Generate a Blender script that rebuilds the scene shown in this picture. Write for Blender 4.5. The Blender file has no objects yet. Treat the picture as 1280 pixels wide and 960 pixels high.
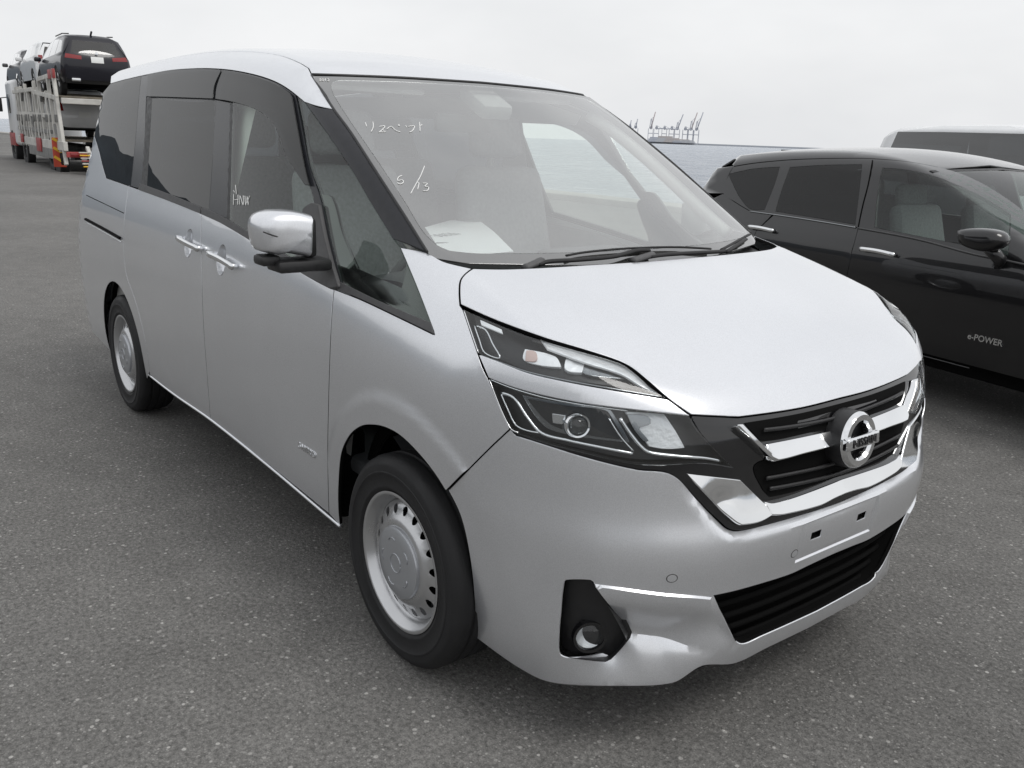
import bpy, bmesh, math, random
import numpy as np
from mathutils import Vector, Matrix
from mathutils.geometry import delaunay_2d_cdt
random.seed(7); rng = np.random.default_rng(7)
scene = bpy.context.scene
COL = scene.collection

# ------------------------------------------------------------------ camera
CAM_F = 1095.84; CAM_O = np.array([1.98728, -1.99302, 1.50103])
AZ, EL, RO = 2.476343, -0.274401, 0.036870
_d = np.array([math.cos(EL)*math.cos(AZ), math.cos(EL)*math.sin(AZ), math.sin(EL)])
_r = np.cross(_d, [0, 0, 1.]); _r /= np.linalg.norm(_r); _u = np.cross(_r, _d)
CAM_R = math.cos(RO)*_r + math.sin(RO)*_u; CAM_U = -math.sin(RO)*_r + math.cos(RO)*_u
cam = bpy.data.cameras.new('camera'); cam_o = bpy.data.objects.new('camera', cam); COL.objects.link(cam_o)
cam.sensor_width = 36; cam.lens = CAM_F/1280*36; cam.clip_end = 20000; cam.clip_start = 0.05
cam_o.matrix_world = Matrix(((CAM_R[0], CAM_U[0], -_d[0], CAM_O[0]), (CAM_R[1], CAM_U[1], -_d[1], CAM_O[1]),
                             (CAM_R[2], CAM_U[2], -_d[2], CAM_O[2]), (0, 0, 0, 1)))
scene.camera = cam_o

# ------------------------------------------------------------------ sky and sun (overcast)
SUN_EL, SUN_AZ = math.radians(58), math.radians(20)
w = bpy.data.worlds.new('World'); scene.world = w; w.use_nodes = True
nt = w.node_tree; nt.nodes.clear()
def _n(t, **k):
    n = nt.nodes.new(t)
    for a, b in k.items(): setattr(n, a, b)
    return n
_out = _n('ShaderNodeOutputWorld'); _bg = _n('ShaderNodeBackground'); _sky = _n('ShaderNodeTexSky')
_sky.sky_type = 'NISHITA'; _sky.sun_disc = False; _sky.sun_elevation = SUN_EL
_sky.sun_rotation = math.pi/2 - SUN_AZ; _sky.dust_density = 6; _sky.air_density = 1.5
_tc = _n('ShaderNodeTexCoord'); _map = _n('ShaderNodeMapping'); _map.inputs['Scale'].default_value = (1.0, 1.0, 2.6)
_no = _n('ShaderNodeTexNoise'); _no.inputs['Scale'].default_value = 1.7; _no.inputs['Detail'].default_value = 5; _no.inputs['Roughness'].default_value = .55
_cr = _n('ShaderNodeValToRGB'); _cr.color_ramp.elements[0].position = .32; _cr.color_ramp.elements[1].position = .66
_cr.color_ramp.elements[0].color = (6.5, 6.6, 6.75, 1); _cr.color_ramp.elements[1].color = (7.75, 7.8, 7.9, 1)
_mx = _n('ShaderNodeMixRGB'); _mx.inputs[0].default_value = .93
nt.links.new(_tc.outputs['Generated'], _map.inputs[0]); nt.links.new(_map.outputs[0], _no.inputs['Vector'])
nt.links.new(_no.outputs[0], _cr.inputs[0]); nt.links.new(_sky.outputs[0], _mx.inputs[1]); nt.links.new(_cr.outputs[0], _mx.inputs[2])
nt.links.new(_mx.outputs[0], _bg.inputs[0]); nt.links.new(_bg.outputs[0], _out.inputs[0])
_bg.inputs[1].default_value = 0.1
_sl = bpy.data.lights.new('sun', 'SUN'); _sl.energy = 1.0; _sl.angle = math.radians(25); _sl.color = (1, .985, .96)
_so = bpy.data.objects.new('sun', _sl); COL.objects.link(_so)
_sd = Vector((math.cos(SUN_EL)*math.cos(SUN_AZ), math.cos(SUN_EL)*math.sin(SUN_AZ), math.sin(SUN_EL)))
_so.rotation_euler = _sd.to_track_quat('Z', 'Y').to_euler(); _so.location = (0, 0, 30)
vs = scene.view_settings; vs.view_transform = 'Standard'; vs.look = 'None'; vs.gamma = 1; vs.exposure = 0.33; vs.use_curve_mapping = False
scene.cycles.max_bounces = 10; scene.cycles.transparent_max_bounces = 24
try: scene.cycles.use_denoising = True
except Exception: pass

# ------------------------------------------------------------------ helpers: materials
MATS = {}
def lk(t, a, b): t.links.new(a, b)
def pmat(name, col, rough=.5, metal=0., spec=.5, coat=0., coat_rough=.03, noise=None, bump=None, trans=0., ior=1.5):
    m = bpy.data.materials.new(name); m.use_nodes = True; t = m.node_tree; b = t.nodes['Principled BSDF']
    b.inputs['Base Color'].default_value = (*col, 1); b.inputs['Roughness'].default_value = rough; b.inputs['Metallic'].default_value = metal
    b.inputs['Specular IOR Level'].default_value = spec; b.inputs['Coat Weight'].default_value = coat; b.inputs['Coat Roughness'].default_value = coat_rough
    b.inputs['Transmission Weight'].default_value = trans; b.inputs['IOR'].default_value = ior
    if noise or bump:
        tc = t.nodes.new('ShaderNodeTexCoord')
    if noise:   # (scale, amount, roughness amount)
        n = t.nodes.new('ShaderNodeTexNoise'); n.inputs['Scale'].default_value = noise[0]; n.inputs['Detail'].default_value = 6
        lk(t, tc.outputs['Object'], n.inputs['Vector'])
        mr = t.nodes.new('ShaderNodeMapRange'); mr.inputs[1].default_value = .25; mr.inputs[2].default_value = .75
        mr.inputs[3].default_value = 1-noise[1]; mr.inputs[4].default_value = 1+noise[1]; lk(t, n.outputs[0], mr.inputs[0])
        hs = t.nodes.new('ShaderNodeHueSaturation'); hs.inputs['Color'].default_value = (*col, 1); lk(t, mr.outputs[0], hs.inputs['Value']); lk(t, hs.outputs[0], b.inputs['Base Color'])
        if len(noise) > 2:
            m2 = t.nodes.new('ShaderNodeMapRange'); m2.inputs[1].default_value = .3; m2.inputs[2].default_value = .7
            m2.inputs[3].default_value = max(0, rough-noise[2]); m2.inputs[4].default_value = rough+noise[2]; lk(t, n.outputs[0], m2.inputs[0]); lk(t, m2.outputs[0], b.inputs['Roughness'])
    if bump:    # (scale, distance)
        n = t.nodes.new('ShaderNodeTexNoise'); n.inputs['Scale'].default_value = bump[0]; n.inputs['Detail'].default_value = 4
        lk(t, tc.outputs['Object'], n.inputs['Vector'])
        bp = t.nodes.new('ShaderNodeBump'); bp.inputs['Distance'].default_value = bump[1]; bp.inputs['Strength'].default_value = .6
        lk(t, n.outputs[0], bp.inputs['Height']); lk(t, bp.outputs[0], b.inputs['Normal'])
    MATS[name] = m; return m
def glassmat(name, tint, ior=1.52, dust=0., boost=1.0, dustcol=(.7, .7, .68), base=0.):
    """thin pane: tinted see-through plus a Fresnel mirror, with an optional film of dust"""
    m = bpy.data.materials.new(name); m.use_nodes = True; t = m.node_tree; t.nodes.clear()
    o = t.nodes.new('ShaderNodeOutputMaterial'); tr = t.nodes.new('ShaderNodeBsdfTransparent'); gl = t.nodes.new('ShaderNodeBsdfGlossy')
    tr.inputs[0].default_value = (*tint, 1); gl.inputs['Roughness'].default_value = .0; gl.inputs['Color'].default_value = (1, 1, 1, 1)
    fr = t.nodes.new('ShaderNodeFresnel'); ge = t.nodes.new('ShaderNodeNewGeometry')     # same mirror from both sides of the thin pane
    io = t.nodes.new('ShaderNodeMapRange'); io.inputs[3].default_value = ior; io.inputs[4].default_value = 1/ior; lk(t, ge.outputs['Backfacing'], io.inputs[0]); lk(t, io.outputs[0], fr.inputs[0])
    mu = t.nodes.new('ShaderNodeMath'); mu.operation = 'MULTIPLY_ADD'; mu.inputs[1].default_value = boost; mu.inputs[2].default_value = base; mu.use_clamp = True; lk(t, fr.outputs[0], mu.inputs[0])
    mx = t.nodes.new('ShaderNodeMixShader'); lk(t, mu.outputs[0], mx.inputs[0]); lk(t, tr.outputs[0], mx.inputs[1]); lk(t, gl.outputs[0], mx.inputs[2])
    last = mx
    if dust > 0:
        tc = t.nodes.new('ShaderNodeTexCoord'); n = t.nodes.new('ShaderNodeTexNoise'); n.inputs['Scale'].default_value = 3.5; n.inputs['Detail'].default_value = 8
        lk(t, tc.outputs['Object'], n.inputs['Vector'])
        mr = t.nodes.new('ShaderNodeMapRange'); mr.inputs[1].default_value = .3; mr.inputs[2].default_value = .75; mr.inputs[3].default_value = dust*.55; mr.inputs[4].default_value = dust*1.5
        lk(t, n.outputs[0], mr.inputs[0])
        df = t.nodes.new('ShaderNodeBsdfDiffuse'); df.inputs[0].default_value = (*dustcol, 1)
        m2 = t.nodes.new('ShaderNodeMixShader'); lk(t, mr.outputs[0], m2.inputs[0]); lk(t, mx.outputs[0], m2.inputs[1]); lk(t, df.outputs[0], m2.inputs[2]); last = m2
    lk(t, last.outputs[0], o.inputs[0]); MATS[name] = m; return m

# ------------------------------------------------------------------ helpers: objects and meshes
def link(o, parent=None):
    COL.objects.link(o)
    if parent is not None: o.parent = parent
    return o
def tag(o, label=None, cat=None, group=None, kind=None):
    for k, v in (('label', label), ('category', cat), ('group', group), ('kind', kind)):
        if v: o[k] = v
    return o
def thing(name, label, cat, loc=(0, 0, 0), rz=0., group=None):
    o = bpy.data.objects.new(name, None); COL.objects.link(o); o.location = loc; o.rotation_euler = (0, 0, rz); o.empty_display_size = .2
    return tag(o, label, cat, group)
def mk(name, V, F, mat, parent=None, normals=None, smooth=True):
    me = bpy.data.meshes.new(name); me.from_pydata([tuple(map(float, v)) for v in V], [], [tuple(map(int, f)) for f in F]); me.update()
    if smooth: me.polygons.foreach_set('use_smooth', [True]*len(me.polygons))
    if normals is not None: me.normals_split_custom_set_from_vertices([tuple(map(float, n)) for n in normals])
    mats = mat if isinstance(mat, (list, tuple)) else [mat]
    for q in mats: me.materials.append(MATS[q] if isinstance(q, str) else q)
    o = bpy.data.objects.new(name, me); return link(o, parent)
def mk_bm(name, bm, mat, parent=None, smooth=True, angle=None):
    me = bpy.data.meshes.new(name); bm.normal_update(); bm.to_mesh(me); bm.free()
    if smooth:
        me.polygons.foreach_set('use_smooth', [True]*len(me.polygons))
        if angle: me.set_sharp_from_angle(angle=math.radians(angle))
    for q in (mat if isinstance(mat, (list, tuple)) else [mat]): me.materials.append(MATS[q])
    return link(bpy.data.objects.new(name, me), parent)
def bm_box(bm, c, s, bev=0., rot=None, seg=2, taper=None):
    r = bmesh.ops.create_cube(bm, size=1); vs_ = r['verts']
    for v in vs_:
        x, y, z = v.co
        if taper and z > 0: x *= taper[0]; y *= taper[1]
        v.co = Vector((x*s[0], y*s[1], z*s[2]))
    if bev > 0:
        es = {e for v in vs_ for e in v.link_edges}
        b = bmesh.ops.bevel(bm, geom=list(es), offset=bev, segments=seg, affect='EDGES', profile=.5)
        vs_ = list({v for f in b['faces'] for v in f.verts} | {v for v in vs_ if v.is_valid})
    M = rot.to_4x4() if rot is not None else Matrix()
    M = Matrix.Translation(Vector(c)) @ M
    for v in vs_: v.co = M @ v.co
    return vs_
def box(name, c, s, mat, parent=None, bev=.004, rot=None, seg=2, taper=None):
    bm = bmesh.new(); bm_box(bm, c, s, bev, rot, seg, taper); return mk_bm(name, bm, mat, parent, angle=35)
def tube_geo(pts, rad, n=8, caps=True, flat=1.0):
    pts = np.asarray(pts, float); m = len(pts); rad = np.broadcast_to(np.asarray(rad, float), (m,))
    T = np.gradient(pts, axis=0); T /= np.linalg.norm(T, axis=1)[:, None]+1e-12
    up = np.array([0, 0, 1.]) if abs(T[0][2]) < .9 else np.array([1., 0, 0])
    V = []; F = []
    a = np.cross(T[0], up); a /= np.linalg.norm(a)
    for i in range(m):
        a = a - T[i]*(a@T[i]); a /= np.linalg.norm(a)+1e-12; b = np.cross(T[i], a)
        for k in range(n):
            th = 2*math.pi*k/n; V.append(pts[i]+rad[i]*(math.cos(th)*a+flat*math.sin(th)*b))
    for i in range(m-1):
        for k in range(n): F.append((i*n+k, i*n+(k+1) % n, (i+1)*n+(k+1) % n, (i+1)*n+k))
    if caps: F.append(tuple(range(n))[::-1]); F.append(tuple((m-1)*n+k for k in range(n)))
    return V, F
def tube(name, pts, rad, mat, parent=None, n=8, flat=1.0):
    V, F = tube_geo(pts, rad, n, flat=flat); return mk(name, V, F, mat, parent)
def lathe_geo(prof, n=48, axis='y', c=(0, 0, 0), closed=False):
    """profile (r, h) swept round an axis through c; h runs along the axis"""
    V = []; F = []; m = len(prof)
    for k in range(n):
        th = 2*math.pi*k/n; ct, st = math.cos(th), math.sin(th)
        for r, h in prof:
            p = (r*ct, h, r*st) if axis == 'y' else ((h, r*ct, r*st) if axis == 'x' else (r*ct, r*st, h))
            V.append((p[0]+c[0], p[1]+c[1], p[2]+c[2]))
    mm = m if closed else m-1
    for k in range(n):
        for i in range(mm):
            a = k*m+i; b = k*m+(i+1) % m; k2 = ((k+1) % n)*m
            F.append((a, b, k2+(i+1) % m, k2+i))
    return V, F
def fixn(o):
    bm = bmesh.new(); bm.from_mesh(o.data); bmesh.ops.recalc_face_normals(bm, faces=bm.faces); bm.to_mesh(o.data); bm.free(); return o
def lathe(name, prof, mat, parent=None, n=48, axis='y', c=(0, 0, 0), sharp=40, closed=False):
    V, F = lathe_geo(prof, n, axis, c, closed); o = mk(name, V, F, mat, parent); fixn(o)
    o.data.set_sharp_from_angle(angle=math.radians(sharp)); return o
def join_geo(parts):
    V = []; F = []
    for v, f in parts:
        b = len(V); V += list(v); F += [tuple(i+b for i in q) for q in f]
    return V, F
def text_mesh(name, s, size, mat, parent, M, ext=.001, align='CENTER', shear=0., bold=0.):
    cu = bpy.data.curves.new('tmp', 'FONT'); cu.body = s; cu.size = size; cu.extrude = ext; cu.align_x = align; cu.align_y = 'CENTER'; cu.shear = shear; cu.offset = bold; cu.resolution_u = 3
    o = bpy.data.objects.new('tmp', cu); COL.objects.link(o)
    dg = bpy.context.evaluated_depsgraph_get(); me = bpy.data.meshes.new_from_object(o.evaluated_get(dg)); bpy.data.objects.remove(o); bpy.data.curves.remove(cu)
    me.transform(M); me.materials.clear(); me.materials.append(MATS[mat]); me.name = name
    return link(bpy.data.objects.new(name, me), parent)

# ------------------------------------------------------------------ helpers: curves, splines, implicit body surfaces
class Sp:
    """natural cubic spline through a table"""
    def __init__(s, xs, ys):
        s.x = np.array(xs, float); s.y = np.array(ys, float); n = len(xs); h = np.diff(s.x)
        A = np.eye(n); b = np.zeros(n)
        for i in range(1, n-1):
            A[i, i-1] = h[i-1]; A[i, i] = 2*(h[i-1]+h[i]); A[i, i+1] = h[i]; b[i] = 6*((s.y[i+1]-s.y[i])/h[i]-(s.y[i]-s.y[i-1])/h[i-1])
        s.m = np.linalg.solve(A, b); s.h = h
    def __call__(s, q):
        q = np.asarray(q, float); i = np.clip(np.searchsorted(s.x, q)-1, 0, len(s.x)-2); h = s.h[i]
        a = (s.x[i+1]-q)/h; b = (q-s.x[i])/h
        v = a*s.y[i]+b*s.y[i+1]+((a**3-a)*s.m[i]+(b**3-b)*s.m[i+1])*h*h/6
        e0 = (s.y[1]-s.y[0])/s.h[0]-s.h[0]*(2*s.m[0]+s.m[1])/6; e1 = (s.y[-1]-s.y[-2])/s.h[-1]+s.h[-1]*(s.m[-2]+2*s.m[-1])/6
        v = np.where(q < s.x[0], s.y[0]+e0*(q-s.x[0]), v); return np.where(q > s.x[-1], s.y[-1]+e1*(q-s.x[-1]), v)
def smax(a, b, k):
    h = np.maximum(k-np.abs(a-b), 0)/k; return np.maximum(a, b)+h*h*k*.25
def relu(x): return np.maximum(x, 0)
def sstep(a, b, x):
    t = np.clip((x-a)/(b-a), 0, 1); return t*t*(3-2*t)
def crom(pts, step=3., closed=False):
    """Catmull-Rom through points; a third value of 1 marks a sharp corner"""
    P = [np.array(p[:2], float) for p in pts]; S = [len(p) > 2 for p in pts]; n = len(P); out = []
    if not closed: S[0] = S[-1] = True
    for i in range(n if closed else n-1):
        p1, p2 = P[i], P[(i+1) % n]
        p0 = 2*p1-p2 if S[i] else P[i-1]; p3 = 2*p2-p1 if S[(i+1) % n] else P[(i+2) % n]
        L = np.linalg.norm(p2-p1)
        if L < 1e-9: continue
        t1 = np.zeros(2) if S[i] else (p2-p0)/(np.linalg.norm(p1-p0)+L)*L
        t2 = np.zeros(2) if S[(i+1) % n] else (p3-p1)/(np.linalg.norm(p3-p2)+L)*L
        if S[i]: t1 = (p2-p1) if S[(i+1) % n] else 1.5*(p2-p1)-.5*t2
        if S[(i+1) % n]: t2 = (p2-p1) if S[i] else 1.5*(p2-p1)-.5*t1
        m = max(1, int(L/step))
        for k in range(m):
            s = k/m; s2 = s*s; s3 = s2*s
            out.append((2*s3-3*s2+1)*p1+(s3-2*s2+s)*t1+(-2*s3+3*s2)*p2+(s3-s2)*t2)
    if not closed: out.append(P[-1])
    return np.array(out)
class Frame:
    """a car's own axes: x forward from the front axle, y left, z up"""
    def __init__(s, loc=(0, 0, 0), rz=0.):
        c, q = math.cos(rz), math.sin(rz); s.R = np.array([[c, q, 0], [-q, c, 0], [0, 0, 1]]); s.loc = np.array(loc, float); s.O = s.R@(CAM_O-s.loc)
    def rays(s, p):
        p = np.asarray(p, float); v = _d+((p[:, :1]-640)*CAM_R-(p[:, 1:2]-480)*CAM_U)/CAM_F; return v@s.R.T
    def plane(s, p, ax, val):
        v = s.rays(p); return s.O+((val-s.O[ax])/v[:, ax])[:, None]*v
    def hit(s, F, p, t0=.8, t1=9.):
        """first meeting of the view ray with F = 0 (nearest approach when it misses)"""
        v = s.rays(p); T = np.linspace(t0, t1, 700)
        Q = s.O+T[None, :, None]*v[:, None, :]; f = F(Q[..., 0], np.abs(Q[..., 1]), Q[..., 2])
        neg = f < 0; any_ = neg.any(1); i = np.where(any_, neg.argmax(1), f.argmin(1)); i = np.maximum(i, 1)
        a = T[i-1]; b = T[i]
        for _ in range(30):
            m = (a+b)/2; q = s.O+m[:, None]*v; fm = F(q[:, 0], np.abs(q[:, 1]), q[:, 2]); b = np.where(fm < 0, m, b); a = np.where(fm < 0, a, m)
        t = np.where(any_, b, T[i]); return s.O+t[:, None]*v
class Chart:
    """2-D layout for a panel: kind side (x, z), top (x, y), front (y, z) or cyl (arc round a vertical axis, z)"""
    def __init__(s, F, kind, off=0., lo=0., hi=2.5, xc=0., R=.8):
        s.F = F; s.k = kind; s.off = off; s.lo = lo; s.hi = hi; s.xc = xc; s.R = R
    def to2(s, P):
        P = np.asarray(P)
        if s.k == 'side': return P[:, [0, 2]]
        if s.k == 'top': return P[:, [0, 1]]
        if s.k == 'front' or s.k == 'rear': return P[:, [1, 2]]
        if s.k == 'roll': return np.stack([P[:, 0], np.arctan2(P[:, 2]-s.xc, -P[:, 1])*s.R], 1)
        if s.k == 'cylr': return np.stack([np.arctan2(P[:, 1], s.xc-P[:, 0])*s.R, P[:, 2]], 1)
        return np.stack([np.arctan2(P[:, 1], P[:, 0]-s.xc)*s.R, P[:, 2]], 1)
    def at(s, q, r):
        if s.k == 'side': return np.stack([q[:, 0], -r, q[:, 1]], 1)
        if s.k == 'top': return np.stack([q[:, 0], q[:, 1], r], 1)
        if s.k == 'front': return np.stack([r, q[:, 0], q[:, 1]], 1)
        if s.k == 'roll': return np.stack([q[:, 0], -r*np.cos(q[:, 1]/s.R), s.xc+r*np.sin(q[:, 1]/s.R)], 1)
        if s.k == 'rear': return np.stack([-r, q[:, 0], q[:, 1]], 1)
        th = q[:, 0]/s.R
        if s.k == 'cylr': return np.stack([s.xc-r*np.cos(th), r*np.sin(th), q[:, 1]], 1)
        return np.stack([s.xc+r*np.cos(th), r*np.sin(th), q[:, 1]], 1)
    def to3(s, q):
        q = np.asarray(q, float); a = np.full(len(q), float(s.lo)); b = np.full(len(q), float(s.hi))
        for _ in range(44):
            m = (a+b)/2; P = s.at(q, m); f = s.F(P[:, 0], np.abs(P[:, 1]), P[:, 2])-s.off; a = np.where(f < 0, m, a); b = np.where(f < 0, b, m)
        return s.at(q, (a+b)/2)
    def normals(s, P):
        e = 1.5e-3; x, y, z = P.T; g = lambda x, y, z: s.F(x, np.abs(y), z)
        N = np.stack([g(x+e, y, z)-g(x-e, y, z), g(x, y+e, z)-g(x, y-e, z), g(x, y, z+e)-g(x, y, z-e)], 1)
        return N/(np.linalg.norm(N, axis=1)[:, None]+1e-12)
def inpoly(pts, poly):
    x, y = pts[:, 0], pts[:, 1]; ins = np.zeros(len(pts), bool); n = len(poly); j = n-1
    for i in range(n):
        xi, yi = poly[i]; xj, yj = poly[j]
        c = ((yi > y) != (yj > y)); ins ^= c & (x < (xj-xi)*(y-yi)/((yj-yi) if yj != yi else 1e-12)+xi); j = i
    return ins
def dist_poly(pts, poly, closed=True):
    n = len(poly); d = np.full(len(pts), 1e9)
    for i in range(n if closed else n-1):
        a = poly[i]; b = poly[(i+1) % n]; ab = b-a; t = np.clip(((pts-a)@ab)/(ab@ab+1e-15), 0, 1)
        d = np.minimum(d, np.linalg.norm(pts-a-t[:, None]*ab, axis=1))
    return d
def clean(poly, tol=1e-3):
    out = [poly[0]]
    for p in poly[1:]:
        if np.linalg.norm(p-out[-1]) > tol: out.append(p)
    if len(out) > 1 and np.linalg.norm(out[0]-out[-1]) < tol: out.pop()
    return np.array(out)
def area2(p): return .5*np.sum(p[:, 0]*np.roll(p[:, 1], -1)-np.roll(p[:, 0], -1)*p[:, 1])
def inset(poly, g):
    p = poly if area2(poly) > 0 else poly[::-1]
    a = p-np.roll(p, 1, 0); b = np.roll(p, -1, 0)-p; a /= np.linalg.norm(a, axis=1)[:, None]+1e-12; b /= np.linalg.norm(b, axis=1)[:, None]+1e-12
    na = np.stack([-a[:, 1], a[:, 0]], 1); nb = np.stack([-b[:, 1], b[:, 0]], 1); n = na+nb; L = (n*n).sum(1)
    return p+n*(2/np.maximum(L, .8))[:, None]*g
def panel(name, ch, poly, mat, parent, s=.03, gap=.0028, rim=.012, holes=(), disp=None, mirror=False, bevel=.0022, sides=(1, -1), feat=(), sharp=None):
    """skin panel on an implicit surface, cut to a 2-D outline, with rounded turned-in edges; mirror=True also builds the twin on the other side"""
    poly = clean(np.asarray(poly, float), 6e-4)
    if area2(poly) < 0: poly = poly[::-1]
    p = clean(inset(poly, gap), 4e-4) if gap else poly
    loops = [p]
    for h in holes:
        h = clean(np.asarray(h, float), 4e-4); h = h if area2(h) > 0 else h[::-1]
        loops.append((h if not gap else inset(h, -gap))[::-1])
    mn = p.min(0); mx = p.max(0)
    gx, gy = np.meshgrid(np.arange(mn[0]+s*.37, mx[0], s), np.arange(mn[1]+s*.37, mx[1], s)); gx[1::2] += s*.5
    G = np.stack([gx.ravel(), gy.ravel()], 1); G = G[inpoly(G, p)]
    for l in loops[1:]: G = G[~inpoly(G, l)]
    for l in loops: G = G[dist_poly(G, l) > s*.42] if len(G) else G
    for l in feat: G = G[dist_poly(G, l, False) > s*.35] if len(G) else G
    verts = []; edges = []
    for l in loops:
        b = len(verts); verts += [Vector(q) for q in l]; edges += [(b+i, b+(i+1) % len(l)) for i in range(len(l))]
    for l in feat:
        b = len(verts); verts += [Vector(q) for q in l]; edges += [(b+i, b+i+1) for i in range(len(l)-1)]
    nb = len(verts); verts += [Vector(q) for q in G]
    r = delaunay_2d_cdt(verts, edges, [], 0, 1e-6)
    q2 = np.array([tuple(v) for v in r[0]]); tri = np.array([f for f in r[2] if len(f) == 3]); cen = q2[tri].mean(1)
    ok = inpoly(cen, p)
    for l in loops[1:]: ok &= ~inpoly(cen, l)
    tri = tri[ok]
    P = ch.to3(q2); N = ch.normals(P)
    if disp is not None:
        P = P+N*disp(q2)[:, None]
    # orientation of the faces from the normals
    fn = np.cross(P[tri[:, 1]]-P[tri[:, 0]], P[tri[:, 2]]-P[tri[:, 0]]); fl = (fn*N[tri].mean(1)).sum(1) < 0; tri[fl] = tri[fl][:, ::-1]
    if disp is not None:   # shading normals from the displaced shape
        N2 = np.zeros_like(P); fn = np.cross(P[tri[:, 1]]-P[tri[:, 0]], P[tri[:, 2]]-P[tri[:, 0]])
        for k in range(3): np.add.at(N2, tri[:, k], fn)
        L = np.linalg.norm(N2, axis=1); N = np.where(L[:, None] > 1e-12, N2/(L[:, None]+1e-15), N)
    V = list(P); NN = list(N); F = [tuple(t) for t in tri]; darkrim = mat == 'silver_paint' and gap > .001
    if rim:
        from collections import Counter
        cnt = Counter(); 
        for t in F:
            for k in range(3): cnt[(t[k], t[(k+1) % 3])] += 1
        bd = [(a, b) for (a, b) in cnt if (b, a) not in cnt]
        out = {}
        for a, b in bd:
            e = P[b]-P[a]; e /= np.linalg.norm(e)+1e-12
            for v in (a, b): out[v] = out.get(v, 0)+np.cross(e, N[v])
        i1 = {}; i2 = {}
        for v, o_ in out.items():
            o_ = o_/(np.linalg.norm(o_)+1e-12); n = N[v]
            i1[v] = len(V); V.append(P[v]+o_*bevel*.6-n*bevel); nn = n*.35+o_; NN.append(nn/np.linalg.norm(nn))
            i2[v] = len(V); V.append(P[v]+o_*bevel*.6-n*rim); NN.append(o_)
        for a, b in bd: F.append((b, a, i1[a], i1[b]))
        nrim = len(F)
        for a, b in bd: F.append((i1[b], i1[a], i2[a], i2[b]))
    V = np.array(V); NN = np.array(NN); res = []
    for sgn in (sides if mirror else (1,)):
        VV = V*np.array([1, sgn, 1]); n_ = NN*np.array([1, sgn, 1]); FF = F if sgn == 1 else [f[::-1] for f in F]
        o = mk(name, VV, FF, mat, parent if not isinstance(parent, dict) else parent[sgn], normals=None if sharp else n_)
        if rim and darkrim:
            o.data.materials.append(MATS['void_black']); mi = np.zeros(len(F), np.int32); mi[nrim:] = 1; o.data.polygons.foreach_set('material_index', mi)
        if sharp: o.data.set_sharp_from_angle(angle=math.radians(sharp))
        res.append(o)
    return res if mirror else res[0]
# ------------------------------------------------------------------ the silver minivan: body surfaces (metres, own axes)
_Wz = Sp([.10, .18, .25, .32, .45, .6, .75, .88, .95, 1.02, 1.08, 1.15, 1.25, 1.4, 1.55, 1.65, 1.72, 1.8, 1.9],
         [.785, .804, .818, .828, .837, .8435, .8460, .8425, .8365, .8275, .8160, .7985, .7730, .738, .702, .676, .656, .628, .59])
_A1 = Sp([.7, .95, 1.02, 1.1, 1.16, 1.25, 1.4, 1.6, 1.8], [0, 0, .014, .045, .078, .10, .10, .09, .08])
_A3 = Sp([.1, .6, 1.0, 1.4, 1.8], [.0, .0, .004, .012, .012])
def m_side(x, z):
    return _Wz(z)-(relu(x+1.2)/1.3)**2*_A1(z)-.16*relu(x)**2-(relu(-2.5-x)/1.1)**2*_A3(z)
_X0 = Sp([.1, .18, .24, .3, .38, .46, .55, .6, .66, .78, .89, 1.0, 1.2], [.765, .795, .817, .832, .842, .85, .864, .864, .85, .838, .818, .785, .70])
_g = Sp([0, .2, .4, .45, .5, .56, .65, .73, .8, .9], [0, .005, .027, .037, .053, .083, .145, .235, .38, .72])
def m_front(w_, z): return _X0(z)-_g(w_)
_Hc = Sp([-.5, -.2, 0, .1, .2, .4, .6, .7, .8, .86, 1.0], [1.31, 1.25, 1.21, 1.187, 1.162, 1.104, 1.03, .978, .908, .855, .70])
_Xc = Sp([1.0, 1.15, 1.3, 1.5, 1.65, 1.75, 1.9], [.43, .18, -.075, -.43, -.72, -.93, -1.28])
_Rc = Sp([-4, -3.75, -3.4, -2.8, -2.08, -1.5, -1.2, -.95, -.8, -.5], [1.76, 1.80, 1.825, 1.846, 1.852, 1.825, 1.79, 1.742, 1.705, 1.6])
_Xr = Sp([.1, .3, .6, 1.0, 1.2, 1.5, 1.7, 1.85], [-3.74, -3.79, -3.82, -3.79, -3.76, -3.70, -3.66, -3.62])
def f_side(x, w_, z): return w_-m_side(x, z)
def f_rear(x, w_, z): return (_Xr(z)+.13*w_**2.0-x)*.97
def f_low(x, w_, z): return smax(smax(f_side(x, w_, z), (x-m_front(w_, z))*.8, .07), f_rear(x, w_, z), .10)
def f_hoods(x, w_, z): return (z-_Hc(x)+.06*w_**2)*.92
def f_hood(x, w_, z): return smax(f_low(x, w_, z), f_hoods(x, w_, z), .045)
def f_wss(x, w_, z): return (x-_Xc(z)+.32*w_**2)*.48
def f_roofs(x, w_, z): return z-_Rc(x)+.10*w_**2
def f_up(x, w_, z): return smax(smax(f_side(x, w_, z), f_rear(x, w_, z), .10), f_roofs(x, w_, z), .10)
def f_all(x, w_, z): return smax(f_up(x, w_, z), f_wss(x, w_, z), .035)
def f_ws(x, w_, z): return smax(f_wss(x, w_, z), f_side(x, w_, z), .035)
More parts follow.
